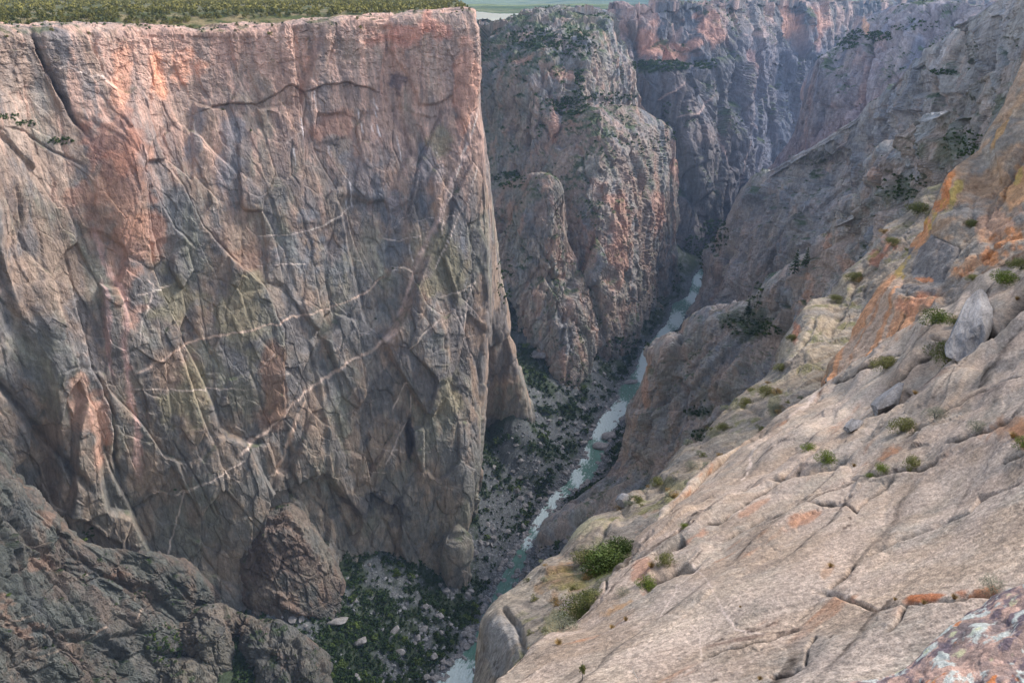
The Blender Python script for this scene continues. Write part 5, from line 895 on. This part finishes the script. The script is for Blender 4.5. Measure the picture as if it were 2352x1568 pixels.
bulk("woodland", rest, lambda p: g.uniform(2.4, 4.4), M_jun, "far juniper wood covering the left plateau", 22, .45, 920)

# --- shrubs on the canyon floor
vis = (FPX > 540) & (FPX < 1700) & (FPY > 500) & (FPY < 1600)
def pick(n, wgt, seed, PX, PY, Fd, P):
    g = np.random.default_rng(seed); w_ = wgt*1.0; w_ = w_/w_.sum(); return g.choice(len(w_), n, replace=False, p=w_)
gfr = fbm(FP/20, 3, 931)
wgt = np.where(vis & (FD > 5), (FG*1.0 + .10)*np.clip(.6+gfr, .1, 2), 0)/np.maximum(FPF, 1)**0*(np.clip((FPY-480)/700, .15, 1))
SH = [proto(110, .3, (1, 1, .85), M_dk, 930+i, 3, 1, 7) for i in range(4)] + [proto(110, .3, (1, 1, .9), M_gr, 940+i, 3, 1, 7) for i in range(4)]
wgt = wgt*np.clip(FPF/700, .6, 1.3)**-2*np.where((FPX > 1100) & (FPX < 1500) & (FPY < 1250) & (FPY > 560), 2.6, 1); hidf = np.interp(FPY, [700, 780, 950, 1045, 1135, 1200, 1330, 1430, 1600], [1570, 1500, 1440, 1424, 1424, 1370, 1200, 1112, 1090]); seenf = (FPX < hidf) & (FPX > np.interp(FPY, [500, 960, 1000, 1240, 1260], [1120, 1205, 1090, 1050, 540])); wgt = wgt*np.where(seenf, 1, .06); ix = pick(7000, wgt, 1, FPX, FPY, FPF, FP); g = np.random.default_rng(8)
# what the near ridges hide is left to the mass; show-large ones first
hid = np.interp(FPY[ix], [700, 780, 950, 1045, 1135, 1200, 1330, 1430, 1600], [1570, 1500, 1440, 1424, 1424, 1370, 1200, 1112, 1090])
seen = (FPX[ix] < hid) & (FPX[ix] > np.interp(FPY[ix], [500, 960, 1000, 1240, 1260], [1130, 1215, 1100, 1062, 560]))
sz = g.uniform(1.5, 3.1, len(ix))*np.clip(FPF[ix]/700, 1, 1.5)*np.where(g.uniform(size=len(ix)) < .2, 1.35, 1); score = sz/FPF[ix]*seen; od = np.argsort(-score)
near_ix = od[:270]; far_ix = od[270:]
for k in near_ix:
    i = ix[k]; pxq, pyq = FPX[i], FPY[i]
    z_ = ("dark green shrub on the rubble at the foot of the left wall", "shrubs on the rubble below the left wall") if pyq > 1240 and pxq < 900 else (("green shrub on the boulder slope left of the river bend", "shrubs on the boulder slope by the river") if pyq > 1150 else ("green shrub on the gray scree above the rapids", "shrubs on the scree above the rapids"))
    place(SH[(k*7) % 8], "shrub", FP[i] - np.array([0, 0, .2]), sz[k], z_[0], "shrub", z_[1])
bulk("brush", [tuple(FP[ix[k]]) for k in far_ix], lambda p: random.uniform(1.3, 3.0)*min(max(p[1]/650, 1), 1.5), M_dk, "low green brush scattered over the canyon bottom", 26, .42, 950)

# --- cliff plants on ledges, by mass (one stuff object per kind of place, the largest ones as things)
def cliff(nme, n, seed, lo, hi, thr=.3, xr=(-50, 2400), yr=(-20, 1600)):
    s = PATCH[nme]; v = getattr(s, "veg", np.zeros(len(s.px))); w_ = (np.clip(s.N[:, 2]-thr, 0, 1)**1.2*.12 + v)*((s.px > xr[0]) & (s.px < xr[1]) & (s.py > yr[0]) & (s.py < yr[1])); n = min(n, int((w_ > 0).sum()*.4))
    i = pick(n, w_, seed, 0, 0, 0, 0); g = np.random.default_rng(seed+1); return [(tuple(s.P[j]), g.uniform(lo, hi)) for j in i]
LED = []
for a in (("middle_buttress", 900, 1, 1.2, 3.4), ("middle_ridge", 520, 2, 1., 3.), ("middle_foot", 160, 3, 1., 2.2), ("far_canyon_wall", 500, 4, 2, 4.5, .45), ("right_canyon_wall_far", 420, 5, 1.5, 3.6, .4),
          ("right_ridge_distant", 420, 6, .9, 2.2, .4), ("right_ridge_middle", 420, 7, .5, 1.4, .4), ("canyon_wall", 110, 8, .6, 1.5, .55), ("lower_spur", 130, 9, .5, 1.3, .5), ("corner_outcrop", 90, 10, .5, 1.2, .4), ("gully_buttress", 40, 11, .5, 1.1, .5)):
    LED += cliff(*a)
for cx_, cy_, rx_, ry_, n in ((1520, 152, 70, 13, 260), (1620, 150, 30, 9, 60), (1310, 245, 40, 22, 160), (1330, 200, 12, 40, 60), (1400, 225, 60, 10, 70), (1170, 415, 40, 20, 90), (1160, 640, 20, 60, 40), (1640, 540, 34, 40, 130), (1590, 600, 24, 60, 120), (1560, 660, 18, 30, 40), (1440, 790, 50, 20, 60), (2015, 85, 34, 12, 60), (1945, 95, 26, 22, 60), (1970, 78, 14, 12, 20), (2165, 168, 34, 6, 40), (2210, 330, 44, 36, 130), (2072, 432, 56, 30, 110), (1710, 745, 60, 26, 90), (1760, 760, 40, 16, 40), (1600, 945, 30, 12, 30), (1610, 1000, 24, 14, 30), (1530, 265, 10, 40, 20), (20, 270, 26, 8, 24), (60, 285, 26, 7, 24), (140, 325, 34, 9, 30), (380, 1480, 40, 50, 70), (210, 1225, 24, 12, 14), (1320, 105, 60, 30, 110), (1230, 90, 70, 24, 150), (1480, 330, 40, 20, 20), (1545, 315, 14, 14, 10), (2100, 60, 60, 14, 26), (1740, 680, 12, 34, 24)):
    names = [k for k in PATCH if k not in ("granite_slab", "lichen_rock", "orange_ridge", "right_ridge_near", "plateau_ground")]
    for j in range(n):
        a = random.uniform(0, 6.28); r = random.uniform(0, 1)**.5; q = hit(cx_+math.cos(a)*rx_*r, cy_+math.sin(a)*ry_*r, names, 7)
        if q is not None: LED.append((tuple(q[0]), q[2]/F*random.uniform(2.6, 5.5)))
prs = sorted(LED, key=lambda t: -t[1]/max(t[0][1], 1)); bg = [t for t in prs if proj(np.array([t[0]]))[0][0] < 2345][:120]; sm = prs[120:]
for (p_, s_) in bg:
    place(SH[random.randint(0, 7)], "ledge_shrub", p_, s_, "dark green shrub growing on a rock ledge of the canyon side", "shrub", "shrubs on the rock ledges")
_it = iter([t[1] for t in sm]); bulk("ledge_brush", [t[0] for t in sm], lambda p: next(_it), M_dk, "small dark bushes on the ledges of the cliffs", 26, .42, 960)
# two conifers on the middle ridge
def conifer_mesh(seed):
    g = np.random.default_rng(seed); n = 700; t = g.uniform(0, 1, n)**.8; a = g.uniform(0, 6.28, n); lay = .75 + .35*np.sin(t*40); r = (1-t)*.26*g.uniform(.5, 1, n)*lay + .01
    p = np.stack([r*np.cos(a), r*np.sin(a), .12 + t*.9 - r*.35], -1); o = np.stack([np.cos(a), np.sin(a), -.35+0*a], -1); w_ = np.stack([-np.sin(a), np.cos(a), 0*a], -1); s_ = .035*(1.3-t)[:, None]
    V = np.stack([p - o*s_, p - w_*s_*.6, p + o*s_*1.6, p + w_*s_*.6], 1).reshape(-1, 3); return mesh_np("crown", V, np.arange(4*n).reshape(n, 4), M_dk, None, False)
th = np.linspace(0, 2*math.pi, 8)[:-1]; V = np.concatenate([np.stack([r*np.cos(th), r*np.sin(th), 0*th + z], -1) for r, z in ((.03, -.1), (.02, .4), (.004, 1.0))]); Q = np.array([(l*7+t, l*7+(t+1) % 7, l*7+7+(t+1) % 7, l*7+7+t) for l in range(2) for t in range(7)]); tm = mesh_np("trunk", V, Q, bark)
for (px_, py_, hpx, lab) in ((1824, 628, 58, "slender dark conifer, the left and taller of two on the gray ridge"), (1850, 612, 46, "slender dark conifer, the right and shorter of two on the gray ridge"), (1718, 725, 42, "lone dark conifer in the green notch of the middle ridge"), (2006, 105, 26, "small conifer beside the distant right rock tower"), (1948, 100, 24, "small conifer on the skyline left of the distant rock tower")):
    q = hit(px_, py_, ["right_ridge_middle", "right_ridge_distant", "right_canyon_wall_far"], 12)
    if q is None: continue
    p = Proto(); p.crown = conifer_mesh(px_); p.trunk = tm; place(p, "conifer", q[0], hpx*q[2]/F, lab, "tree", "conifers on the right ridges")

# --- boulders
rockm = rock_mat(.5, .5)
def boulder_mesh(seed, flat=1.0, cuts=11):
    g = np.random.default_rng(seed); n = 16; u = np.linspace(-1, 1, n); V = []; Q = []
    for ax in range(3):
        for sg in (-1, 1):
            A, B = np.meshgrid(u, u); p = np.zeros((n*n, 3)); p[:, ax] = sg; p[:, (ax+1) % 3] = A.ravel(); p[:, (ax+2) % 3] = B.ravel(); f = grid_faces(n, n); Q.append((f if sg > 0 else f[:, ::-1])[:, ::-1] + len(V)*n*n); V.append(p)
    V = np.concatenate(V); Q = np.concatenate(Q); V /= np.linalg.norm(V, axis=1, keepdims=True)**.75
    V *= np.array([1, .8, .62*flat])
    for i in range(cuts):
        d = g.normal(size=3); d /= np.linalg.norm(d); k = g.uniform(.42, .72); e = V@d - k; V -= np.where(e > 0, e, 0)[:, None]*d*.97
    V += .07*np.stack([fbm(V*2.2 + seed, 4, j) for j in range(3)], -1) + .02*np.stack([fbm(V*7 + seed, 3, j+5) for j in range(3)], -1)
    c = np.repeat(lin((146, 142, 140))[None], len(V), 0)*(1 + .35*fbm(V*2, 4, seed))[:, None]
    return mesh_np("boulder", V, Q, rockm, c, False)
BO = [boulder_mesh(970+i, [1, .8, 1.15, .6][i % 4], 9 + i % 4) for i in range(8)]
def boulder(P, s, lab, group=None, name="boulder", me=None, rot=None, sc=(1, 1, 1)):
    o = bpy.data.objects.new(name, me or BO[random.randint(0, 7)]); o.location = P; o.scale = (s*sc[0], s*sc[1], s*sc[2]); o.rotation_euler = rot or (random.uniform(-.4, .4), random.uniform(-.4, .4), random.uniform(0, 6.28)); link(o, "thing", lab, "boulder", group); return o
slab_me = boulder_mesh(990, .55, 5)
def onfloor(px_, py_):
    k = np.argmin((FPX-px_)**2 + (FPY-py_)**2); return FP[k], FPF[k]
for px_, py_, w_, lab, sc, rz, rx in ((775, 1430, 62, "largest flat pale boulder left of the river at the bottom", (1, .75, .5), .1, -.5), (830, 1475, 34, "pale squarish boulder just below the largest flat one", (1, 1, .9), .5, -.5), (905, 1455, 40, "narrow leaning boulder slab in the green at the bottom", (.4, 1.2, .6), -.6, .3), (918, 1503, 26, "small white cubic boulder near the bottom edge", (1, .8, .9), .2, 0),
        (1105, 1250, 24, "left block of the split boulder by the wall's foot", (.5, .9, .8), .1, -.2), (1120, 1251, 24, "middle block of the split boulder by the wall's foot", (.5, .9, .8), .1, -.2), (1131, 1252, 20, "right block of the split boulder by the wall's foot", (.4, .9, .8), .1, -.2), (1075, 1275, 20, "small bluish white boulder left of the split boulder", (1, .8, .8), .3, 0),
        (1240, 818, 40, "big pale boulder in the gully beside the left wall", (1, 1, .8), .2, 0), (1453, 880, 34, "flat dark boulder lying in the green pool", (1.1, .6, .5), .2, 0), (1400, 1003, 38, "large dark boulder at the bend of the rapids", (1, .8, .7), .4, 0), (1383, 1028, 40, "large dark boulder splitting the rapids, nearest the cliff", (1, .8, .8), -.2, 0), (1424, 948, 16, "small rock in the lower end of the pool", (1, .7, .7), .4, 0),
        (1260, 1175, 20, "dark rock on the left bank of the white water", (1, .8, .7), .4, 0), (1215, 1242, 18, "dark rock at the edge of the lower rapids", (1, .8, .7), .9, 0), (1338, 1020, 22, "round gray boulder on the left bank above the bend", (1, .8, .8), .3, 0), (1390, 1560, 2, None, (1, 1, 1), 0, 0)):
    if lab is None: continue
    P_, f_ = onfloor(px_, py_)
    boulder(P_ + np.array([0, 0, w_*f_/F*.12]), w_*f_/F*.56, lab, None, me=slab_me if sc[2] < .95 and w_ > 30 else None, rot=(rx, 0, rz), sc=sc)
g = np.random.default_rng(77)
wb = np.where(vis & (FD > -6), (1.1-FG)*np.clip(1.4 - FD/60, .35, 1.4)*(FD > 0) + 6*(FD < 6)*(FD > 0) + 4*(FD <= 0), 0); wb = wb*np.where(seenf, 1, .06); ib = pick(5200, wb, 9, 0, 0, 0, 0)
hid = np.interp(FPY[ib], [700, 780, 950, 1045, 1135, 1200, 1330, 1430, 1600], [1570, 1500, 1440, 1424, 1424, 1370, 1200, 1112, 1090])
seen = (FPX[ib] < hid) & (FPX[ib] > np.interp(FPY[ib], [500, 960, 1000, 1240, 1260], [1130, 1215, 1100, 1062, 560]))
sb = .45*1.7*g.pareto(2.0, len(ib)) + 1.1; sb = np.minimum(sb, 4.6); od = np.argsort(-(sb/FPF[ib]*seen))
for k in od[:265]:
    i = ib[k]; lab = ("gray boulder on the bank right beside the white water", "boulders along the river bank") if FD[i] < 8 else (("gray boulder among shrubs on the bottom slope left of the river", "boulders on the bottom slope") if FPY[i] > 1180 else ("gray boulder on the scree beside the rapids", "boulders on the scree by the rapids"))
    boulder(FP[i] + np.array([0, 0, .15*sb[k]]), sb[k]*1.05, lab[0], lab[1])
lowb = []
for i in range(6):
    g2 = np.random.default_rng(i); V = g2.normal(size=(14, 3)); V /= np.linalg.norm(V, axis=1, keepdims=True); V *= np.array([1, .8, .6])*g2.uniform(.75, 1.1, (14, 1))
    import bmesh
    bm = bmesh.new(); vs = [bm.verts.new(v) for v in V]; r_ = bmesh.ops.convex_hull(bm, input=vs); bm.verts.ensure_lookup_table(); bmesh.ops.triangulate(bm, faces=bm.faces[:])
    keep = [v for v in bm.verts if v.link_faces]; idx = {v: j for j, v in enumerate(keep)}; lowb.append((np.array([v.co[:] for v in keep]), np.array([[idx[v] for v in f.verts] for f in bm.faces]))); bm.free()
Vs, Fs, o = [], [], 0
pts2 = [(FP[ib[k]], sb[k]*.8) for k in od[265:]] + [(FP[i], min(.7 + .5*g.pareto(1.8), 3.0)) for i in pick(11000, wb*(FPX < 1460), 10, 0, 0, 0, 0)]
for k, (p_, s_) in enumerate(pts2):
    V, Fc = lowb[k % 6]; a = k*1.7; R_ = np.array([[math.cos(a), -math.sin(a), 0], [math.sin(a), math.cos(a), 0], [0, 0, 1]]); Vs.append(V@R_.T*s_ + p_); Fs.append(Fc + o); o += len(V)
V = np.concatenate(Vs); kk = np.concatenate([np.full(len(v), .8 + .45*random.random()) for v in Vs])
link(bpy.data.objects.new("scree", mesh_np("scree", V, np.concatenate(Fs), rockm, lin((136, 136, 138))[None]*kk[:, None], False)), "stuff", "loose gray scree stones covering the canyon bottom")

# --- near bushes and tufts
near = ["granite_slab", "right_ridge_near", "orange_ridge", "lichen_rock"]
BU = {"ol": proto(2600, .055, (1, 1, .8), M_ol, 1001, 9, .5, 22, (1, .3)), "br": proto(2200, .06, (1, 1, .8), M_br, 1002, 9, .5, 16, (1, .3)), "gr": proto(2600, .055, (1, 1, .9), M_gr, 1003, 9, .5, 20, (1, .45)), "gy": proto(1800, .05, (1, 1, .7), M_gy, 1004, 8, .5, 14, (1, .2)), "st": None}
gq = np.random.default_rng(3); n = 420; a = gq.uniform(0, 6.28, n); l = gq.uniform(.4, 1, n); o_ = np.stack([np.cos(a)*.55, np.sin(a)*.55, 0*a + 1], -1)*l[:, None]; r0_ = np.stack([np.cos(a), np.sin(a), 0*a], -1)*gq.uniform(0, .25, (n, 1)); w_ = np.stack([-np.sin(a), np.cos(a), 0*a], -1)*.016
V = np.stack([r0_ - w_, r0_ + w_, r0_ + o_*.6 + w_*.6 + [0, 0, .03], r0_ + o_*.6 - w_*.6 + [0, 0, .03]], 1); V2 = np.stack([V[:, 3], V[:, 2], r0_ + o_*np.array([1.15, 1.15, .85]) + w_*.1, r0_ + o_*np.array([1.15, 1.15, .85]) - w_*.1], 1); V = np.concatenate([V, V2]).reshape(-1, 3)
tuft = Proto(); tuft.crown = mesh_np("blades", V, np.arange(len(V)).reshape(-1, 4), M_st, None, False); tuft.trunk = None
NB = [(2170, 822, 78, "ol", "large olive bush wedged under the dark overhanging block"), (2316, 648, 56, "br", "bright yellow green bush on the slab's upper right edge"), (2345, 618, 50, "ol", "olive bush at the right edge above the bright one"), (2145, 742, 60, "br", "spreading green bush on the slab just below the orange rock"), (2196, 748, 34, "ol", "small round olive bush right of the spreading green one"),
      (2030, 842, 56, "ol", "olive bush on the slab's far edge at the foot of the orange streaks"), (1890, 1058, 48, "br", "yellow green bush below the long dark crevice"), (1852, 1032, 30, "br", "small yellow bush at the crevice's left end"), (2072, 988, 62, "ol", "low olive bush strung along a crack in mid slab"), (2148, 955, 50, "gy", "dry brownish bush above the mid slab crack"),
      (2096, 1068, 44, "ol", "olive tuft of a bush on the middle step of the slab"), (2030, 1083, 30, "br", "small green bush left of the middle step bush"), (2245, 988, 46, "gy", "gray sage bush near the right side of the slab"), (1995, 1092, 18, "br", "tiny yellow green bush at the end of the step crack"), (2280, 1355, 56, "gy", "pale sage bush behind the lichen rock"), (2232, 640, 26, "ol", "small bush on the ledge under the orange slope"),
      (2108, 490, 50, "ol", "dark bush leaning from the top of the orange ridge"), (2230, 520, 34, "ol", "bush in the cleft between the orange blocks"), (1385, 1300, 86, "gr", "big dense green bush in the gully beside the slab"), (1425, 1268, 66, "gr", "green bush at the upper end of the gully"), (1345, 1290, 54, "ol", "olive bush on the left side of the gully bush"), (1330, 1405, 84, "ol", "large dark olive bush at the slab's lower left edge"), (1290, 1440, 70, "gy", "dry gray green bush below the large olive one"),
      (1360, 1380, 50, "ol", "olive bush between gully bush and large olive one"), (1530, 1292, 44, "ol", "bush with yellow tips in the lower crevice"), (1430, 1362, 34, "gy", "small brown bush left of the lower crevice"), (1480, 1345, 40, "br", "leafy green bush in the lower crevice mouth"), (1570, 1212, 20, "br", "tiny green bush on the slab's left shoulder"), (1710, 930, 36, "ol", "olive bush on the pale ledge beyond the slab"), (1760, 905, 40, "ol", "bush on the ledge right of the pale block"), (1790, 850, 30, "ol", "bush high on the pale ledge beyond the slab"),
      (1660, 985, 30, "ol", "bush on the lower end of the pale ledge"), (1780, 945, 40, "gy", "gray bush in the gully beside the slab's edge"), (1590, 1075, 34, "gy", "dry bush among rubble left of the slab"), (1510, 1110, 30, "ol", "olive bush on the rubble ledge left of the slab"), (1500, 1115, 20, "gy", "small dry bush by the pale block"), (1820, 780, 26, "ol", "small bush on the gray ledge above"), (1760, 1250, 8, "ol", None), (2350, 1020, 50, "br", "green bush cut by the right edge of the picture"), (2050, 560, 30, "ol", "bush on the gray ridge left of the orange streaks"), (1960, 640, 34, "ol", "bush on the gray shoulder below the ridge top"), (1920, 690, 30, "ol", "bush in the notch beside the pale smooth slab")]
for px_, py_, w_, kd, lab in NB:
    if lab is None: continue
    q = hit(px_, py_, near, 10)
    if q is None: print("no hit", px_, py_); continue
    s_ = w_*q[2]/F*.68; place(BU[kd], "bush", q[0] - np.array([0, 0, .1*s_]), s_, lab, "bush", None, ("foliage", "stems"), .85)
rd = PATCH["right_ridge_near"]; zone = ((rd.px > 1400) & (rd.px < 1850) & (rd.py > 860) & (rd.py < 1180)) | ((rd.px > 1200) & (rd.px < 1400) & (rd.py > 1290) & (rd.py < 1500)) | ((rd.px > 1900) & (rd.px < 2100) & (rd.py > 520) & (rd.py < 720))
DR = [proto(420, .12, (1, 1, .7), m_, 1040+i_, 6, .7, 10, (1, .3)) for i_, m_ in enumerate((M_gy, M_ol, M_st))]
for i in pick(90, zone*np.clip(rd.N[:, 2], 0, 1)*np.clip(rd.f/40, .3, 3)**-1, 21, 0, 0, 0, 0):
    up_ = rd.py[i] < 1200; place(DR[int(i) % 3], "dry_shrub", rd.P[i], random.uniform(7, 15)*rd.f[i]/F, "small dry shrub among the rubble of the pale ledges beyond the slab" if up_ else "small dry shrub on the brown slope beside the large olive bush", "shrub", "dry shrubs on the pale ledges" if up_ else "dry shrubs on the near brown slope", ("foliage", "stems"))
TF = [(1497, 1302, 34, "straw colored grass tuft at the lower crevice"), (1282, 1478, 34, "orange dry grass tuft on the slab's lowest left corner"), (1436, 1425, 26, "dry grass tuft below the small brown bush"), (1405, 1440, 22, "dry grass tuft near the slab's left edge"), (2335, 690, 26, "dry grass tuft above the dark crevice"), (2100, 905, 24, "short dry tuft in the upper slab crack"), (2190, 1372, 30, "orange dry grass in the crack behind the lichen rock"), (2120, 1384, 26, "dry grass at the left end of the long crack"), (1905, 1300, 26, "brownish tuft on the open slab"), (2055, 1378, 20, "small tuft on the long crack"), (1700, 1395, 14, "tiny tuft in a hairline crack"), (2326, 1005, 40, "dry grass by the right edge of the slab"), (1960, 1070, 20, "tuft on the step in mid slab"), (1745, 1560, 24, "orange tuft at the bottom edge")]
for px_, py_, w_, lab in TF:
    q = hit(px_, py_, near, 10)
    if q is not None: place(tuft, "grass_tuft", q[0], w_*q[2]/F*.42, lab, "grass tuft", None, ("blades", "stems"))
# sapling and dead twig at the lower edge
def tube(paths, sides=6):
    V, Q = [], []
    for pth in paths:
        o = len(V)
        for (p, r) in pth:
            for t in range(sides): V.append(np.array(p) + r*np.array([math.cos(t*2*math.pi/sides), math.sin(t*2*math.pi/sides), 0]))
        for l_ in range(len(pth)-1):
            for t in range(sides): Q.append((o+l_*sides+t, o+l_*sides+(t+1) % sides, o+(l_+1)*sides+(t+1) % sides, o+(l_+1)*sides+t))
    return np.array(V), np.array(Q)
q = hit(1336, 1562, near, 14)
if q is not None:
    e = bpy.data.objects.new("sapling", None); e.location = q[0]; H = 62*q[2]/F; link(e, "thing", "thin green sapling standing on the slab at the bottom edge", "sapling")
    V, Q = tube([[((0, 0, -.1*H), .02*H), ((.03*H, 0, .5*H), .015*H), ((-.03*H, 0, 1.0*H), .006*H)], [((.02*H, 0, .4*H), .01*H), ((.14*H, .02*H, .75*H), .004*H)]]); o = bpy.data.objects.new("stem", mesh_np("stem", V, Q, bark)); o.parent = e; COL.objects.link(o)
    V, Q = leaf_cloud(260, .05*H, (.13*H, .13*H, .34*H), 1100, clumps=9, leaf=(1, .35)); V[:, 2] += .42*H; o = bpy.data.objects.new("foliage", mesh_np("foliage", V, Q, M_ol, None, False)); o.parent = e; COL.objects.link(o)
m, nt, b = newmat("dead_wood"); b.inputs["Base Color"].default_value = (*lin((196, 190, 184)), 1); b.inputs["Roughness"].default_value = .8
q = hit(1462, 1566, near, 14)
if q is not None:
    u = q[2]/F; V, Q = tube([[((6*u, 0, -4*u), 1.3*u), ((0, 0, 16*u), 1.1*u), ((-8*u, 0, 30*u), .9*u), ((-14*u, 4*u, 50*u), .4*u)], [((-8*u, 0, 30*u), .7*u), ((-20*u, 0, 42*u), .3*u)], [((0, 0, 14*u), .7*u), ((9*u, 0, 26*u), .3*u)]])
    o = bpy.data.objects.new("dead_twig", mesh_np("dead_twig", V, Q, m)); o.location = q[0]; link(o, "thing", "bleached dead twig standing on the slab at the bottom edge", "twig")
# the dark overhanging block and the other loose blocks of the slab
def block(px_, py_, w_, lab, sc, rot, seed, col=(150, 138, 128), cuts=13):
    q = hit(px_, py_, near, 10)
    if q is None: return
    me = boulder_mesh(seed, 1, cuts); o = bpy.data.objects.new("rock_block", me); s_ = w_*q[2]/F*.5; o.location = q[0] + q[1]*s_*.12; o.scale = (s_*sc[0], s_*sc[1], s_*sc[2]); o.rotation_euler = rot; link(o, "thing", lab, "boulder")
AL = math.atan2(.66, .62)
block(2250, 740, 200, "long dark block overhanging a black crevice at the upper right", (2.1, .5, .55), (-.42, -.1, AL+.1), 1201)
block(2040, 930, 110, "gray block leaning in the crevice in mid slab", (1.8, .7, .6), (-.3, -.1, AL), 1202)
block(1960, 985, 70, "smaller gray block below the leaning one", (1.5, .6, .5), (-.3, -.1, AL), 1203)
block(1437, 1150, 60, "pale flat topped block beside the gully", (.8, .8, .8), (.1, 0, .5), 1204)

# ================================================================== LIGHT
w = bpy.data.worlds.new("World"); S.world = w; w.use_nodes = True; nt = w.node_tree
sky = nt.nodes.new("ShaderNodeTexSky"); sky.sky_type = "NISHITA"; sky.sun_disc = False
SUN_EL, SUN_AZ = math.radians(37), math.radians(60)      # azimuth from +Y, clockwise seen from above
sky.sun_elevation = SUN_EL; sky.sun_rotation = SUN_AZ; sky.altitude = 2400; sky.air_density = 1.0; sky.dust_density = 1.5
hs = nt.nodes.new("ShaderNodeHueSaturation"); hs.inputs["Saturation"].default_value = .55; nt.links.new(sky.outputs[0], hs.inputs["Color"]); nt.links.new(hs.outputs[0], nt.nodes["Background"].inputs[0]); nt.nodes["Background"].inputs[1].default_value = .10
sl = bpy.data.lights.new("sun", "SUN"); sl.energy = 1.7; sl.angle = math.radians(18); sl.color = (1, .93, .87)
so = bpy.data.objects.new("sun", sl); COL.objects.link(so)
so.rotation_euler = (math.pi/2 - SUN_EL, 0, math.pi - SUN_AZ)
S.view_settings.view_transform = "Standard"; S.view_settings.look = "None"; S.view_settings.gamma = 1; S.view_settings.exposure = 1.75
S.cycles.max_bounces = 5; S.cycles.diffuse_bounces = 3; S.cycles.volume_bounces = 0
S.cycles.use_denoising = True
# ------------------------------------------------------------------ air
def haze_box(dens):
    x0, x1, y0_, y1, z0, z1 = -23000, 27000, -600, 24800, -600, 900
    V = np.array([(x, y, z) for x in (x0, x1) for y in (y0_, y1) for z in (z0, z1)], float)
    Fc = [(0, 1, 3, 2), (4, 6, 7, 5), (0, 4, 5, 1), (2, 3, 7, 6), (0, 2, 6, 4), (1, 5, 7, 3)]
    m = bpy.data.materials.new("air"); m.use_nodes = True; nt = m.node_tree; nt.nodes.clear()
    o = nt.nodes.new("ShaderNodeOutputMaterial"); v = nt.nodes.new("ShaderNodeVolumePrincipled")
    v.inputs["Color"].default_value = (.45, .66, 1, 1); v.inputs["Density"].default_value = dens; v.inputs["Anisotropy"].default_value = 0
    nt.links.new(v.outputs[0], o.inputs["Volume"]); link(bpy.data.objects.new("haze", mesh_np("haze", V, np.array(Fc), m, None, False)), "stuff", "thin bluish air filling the canyon", None)
haze_box(.000055)
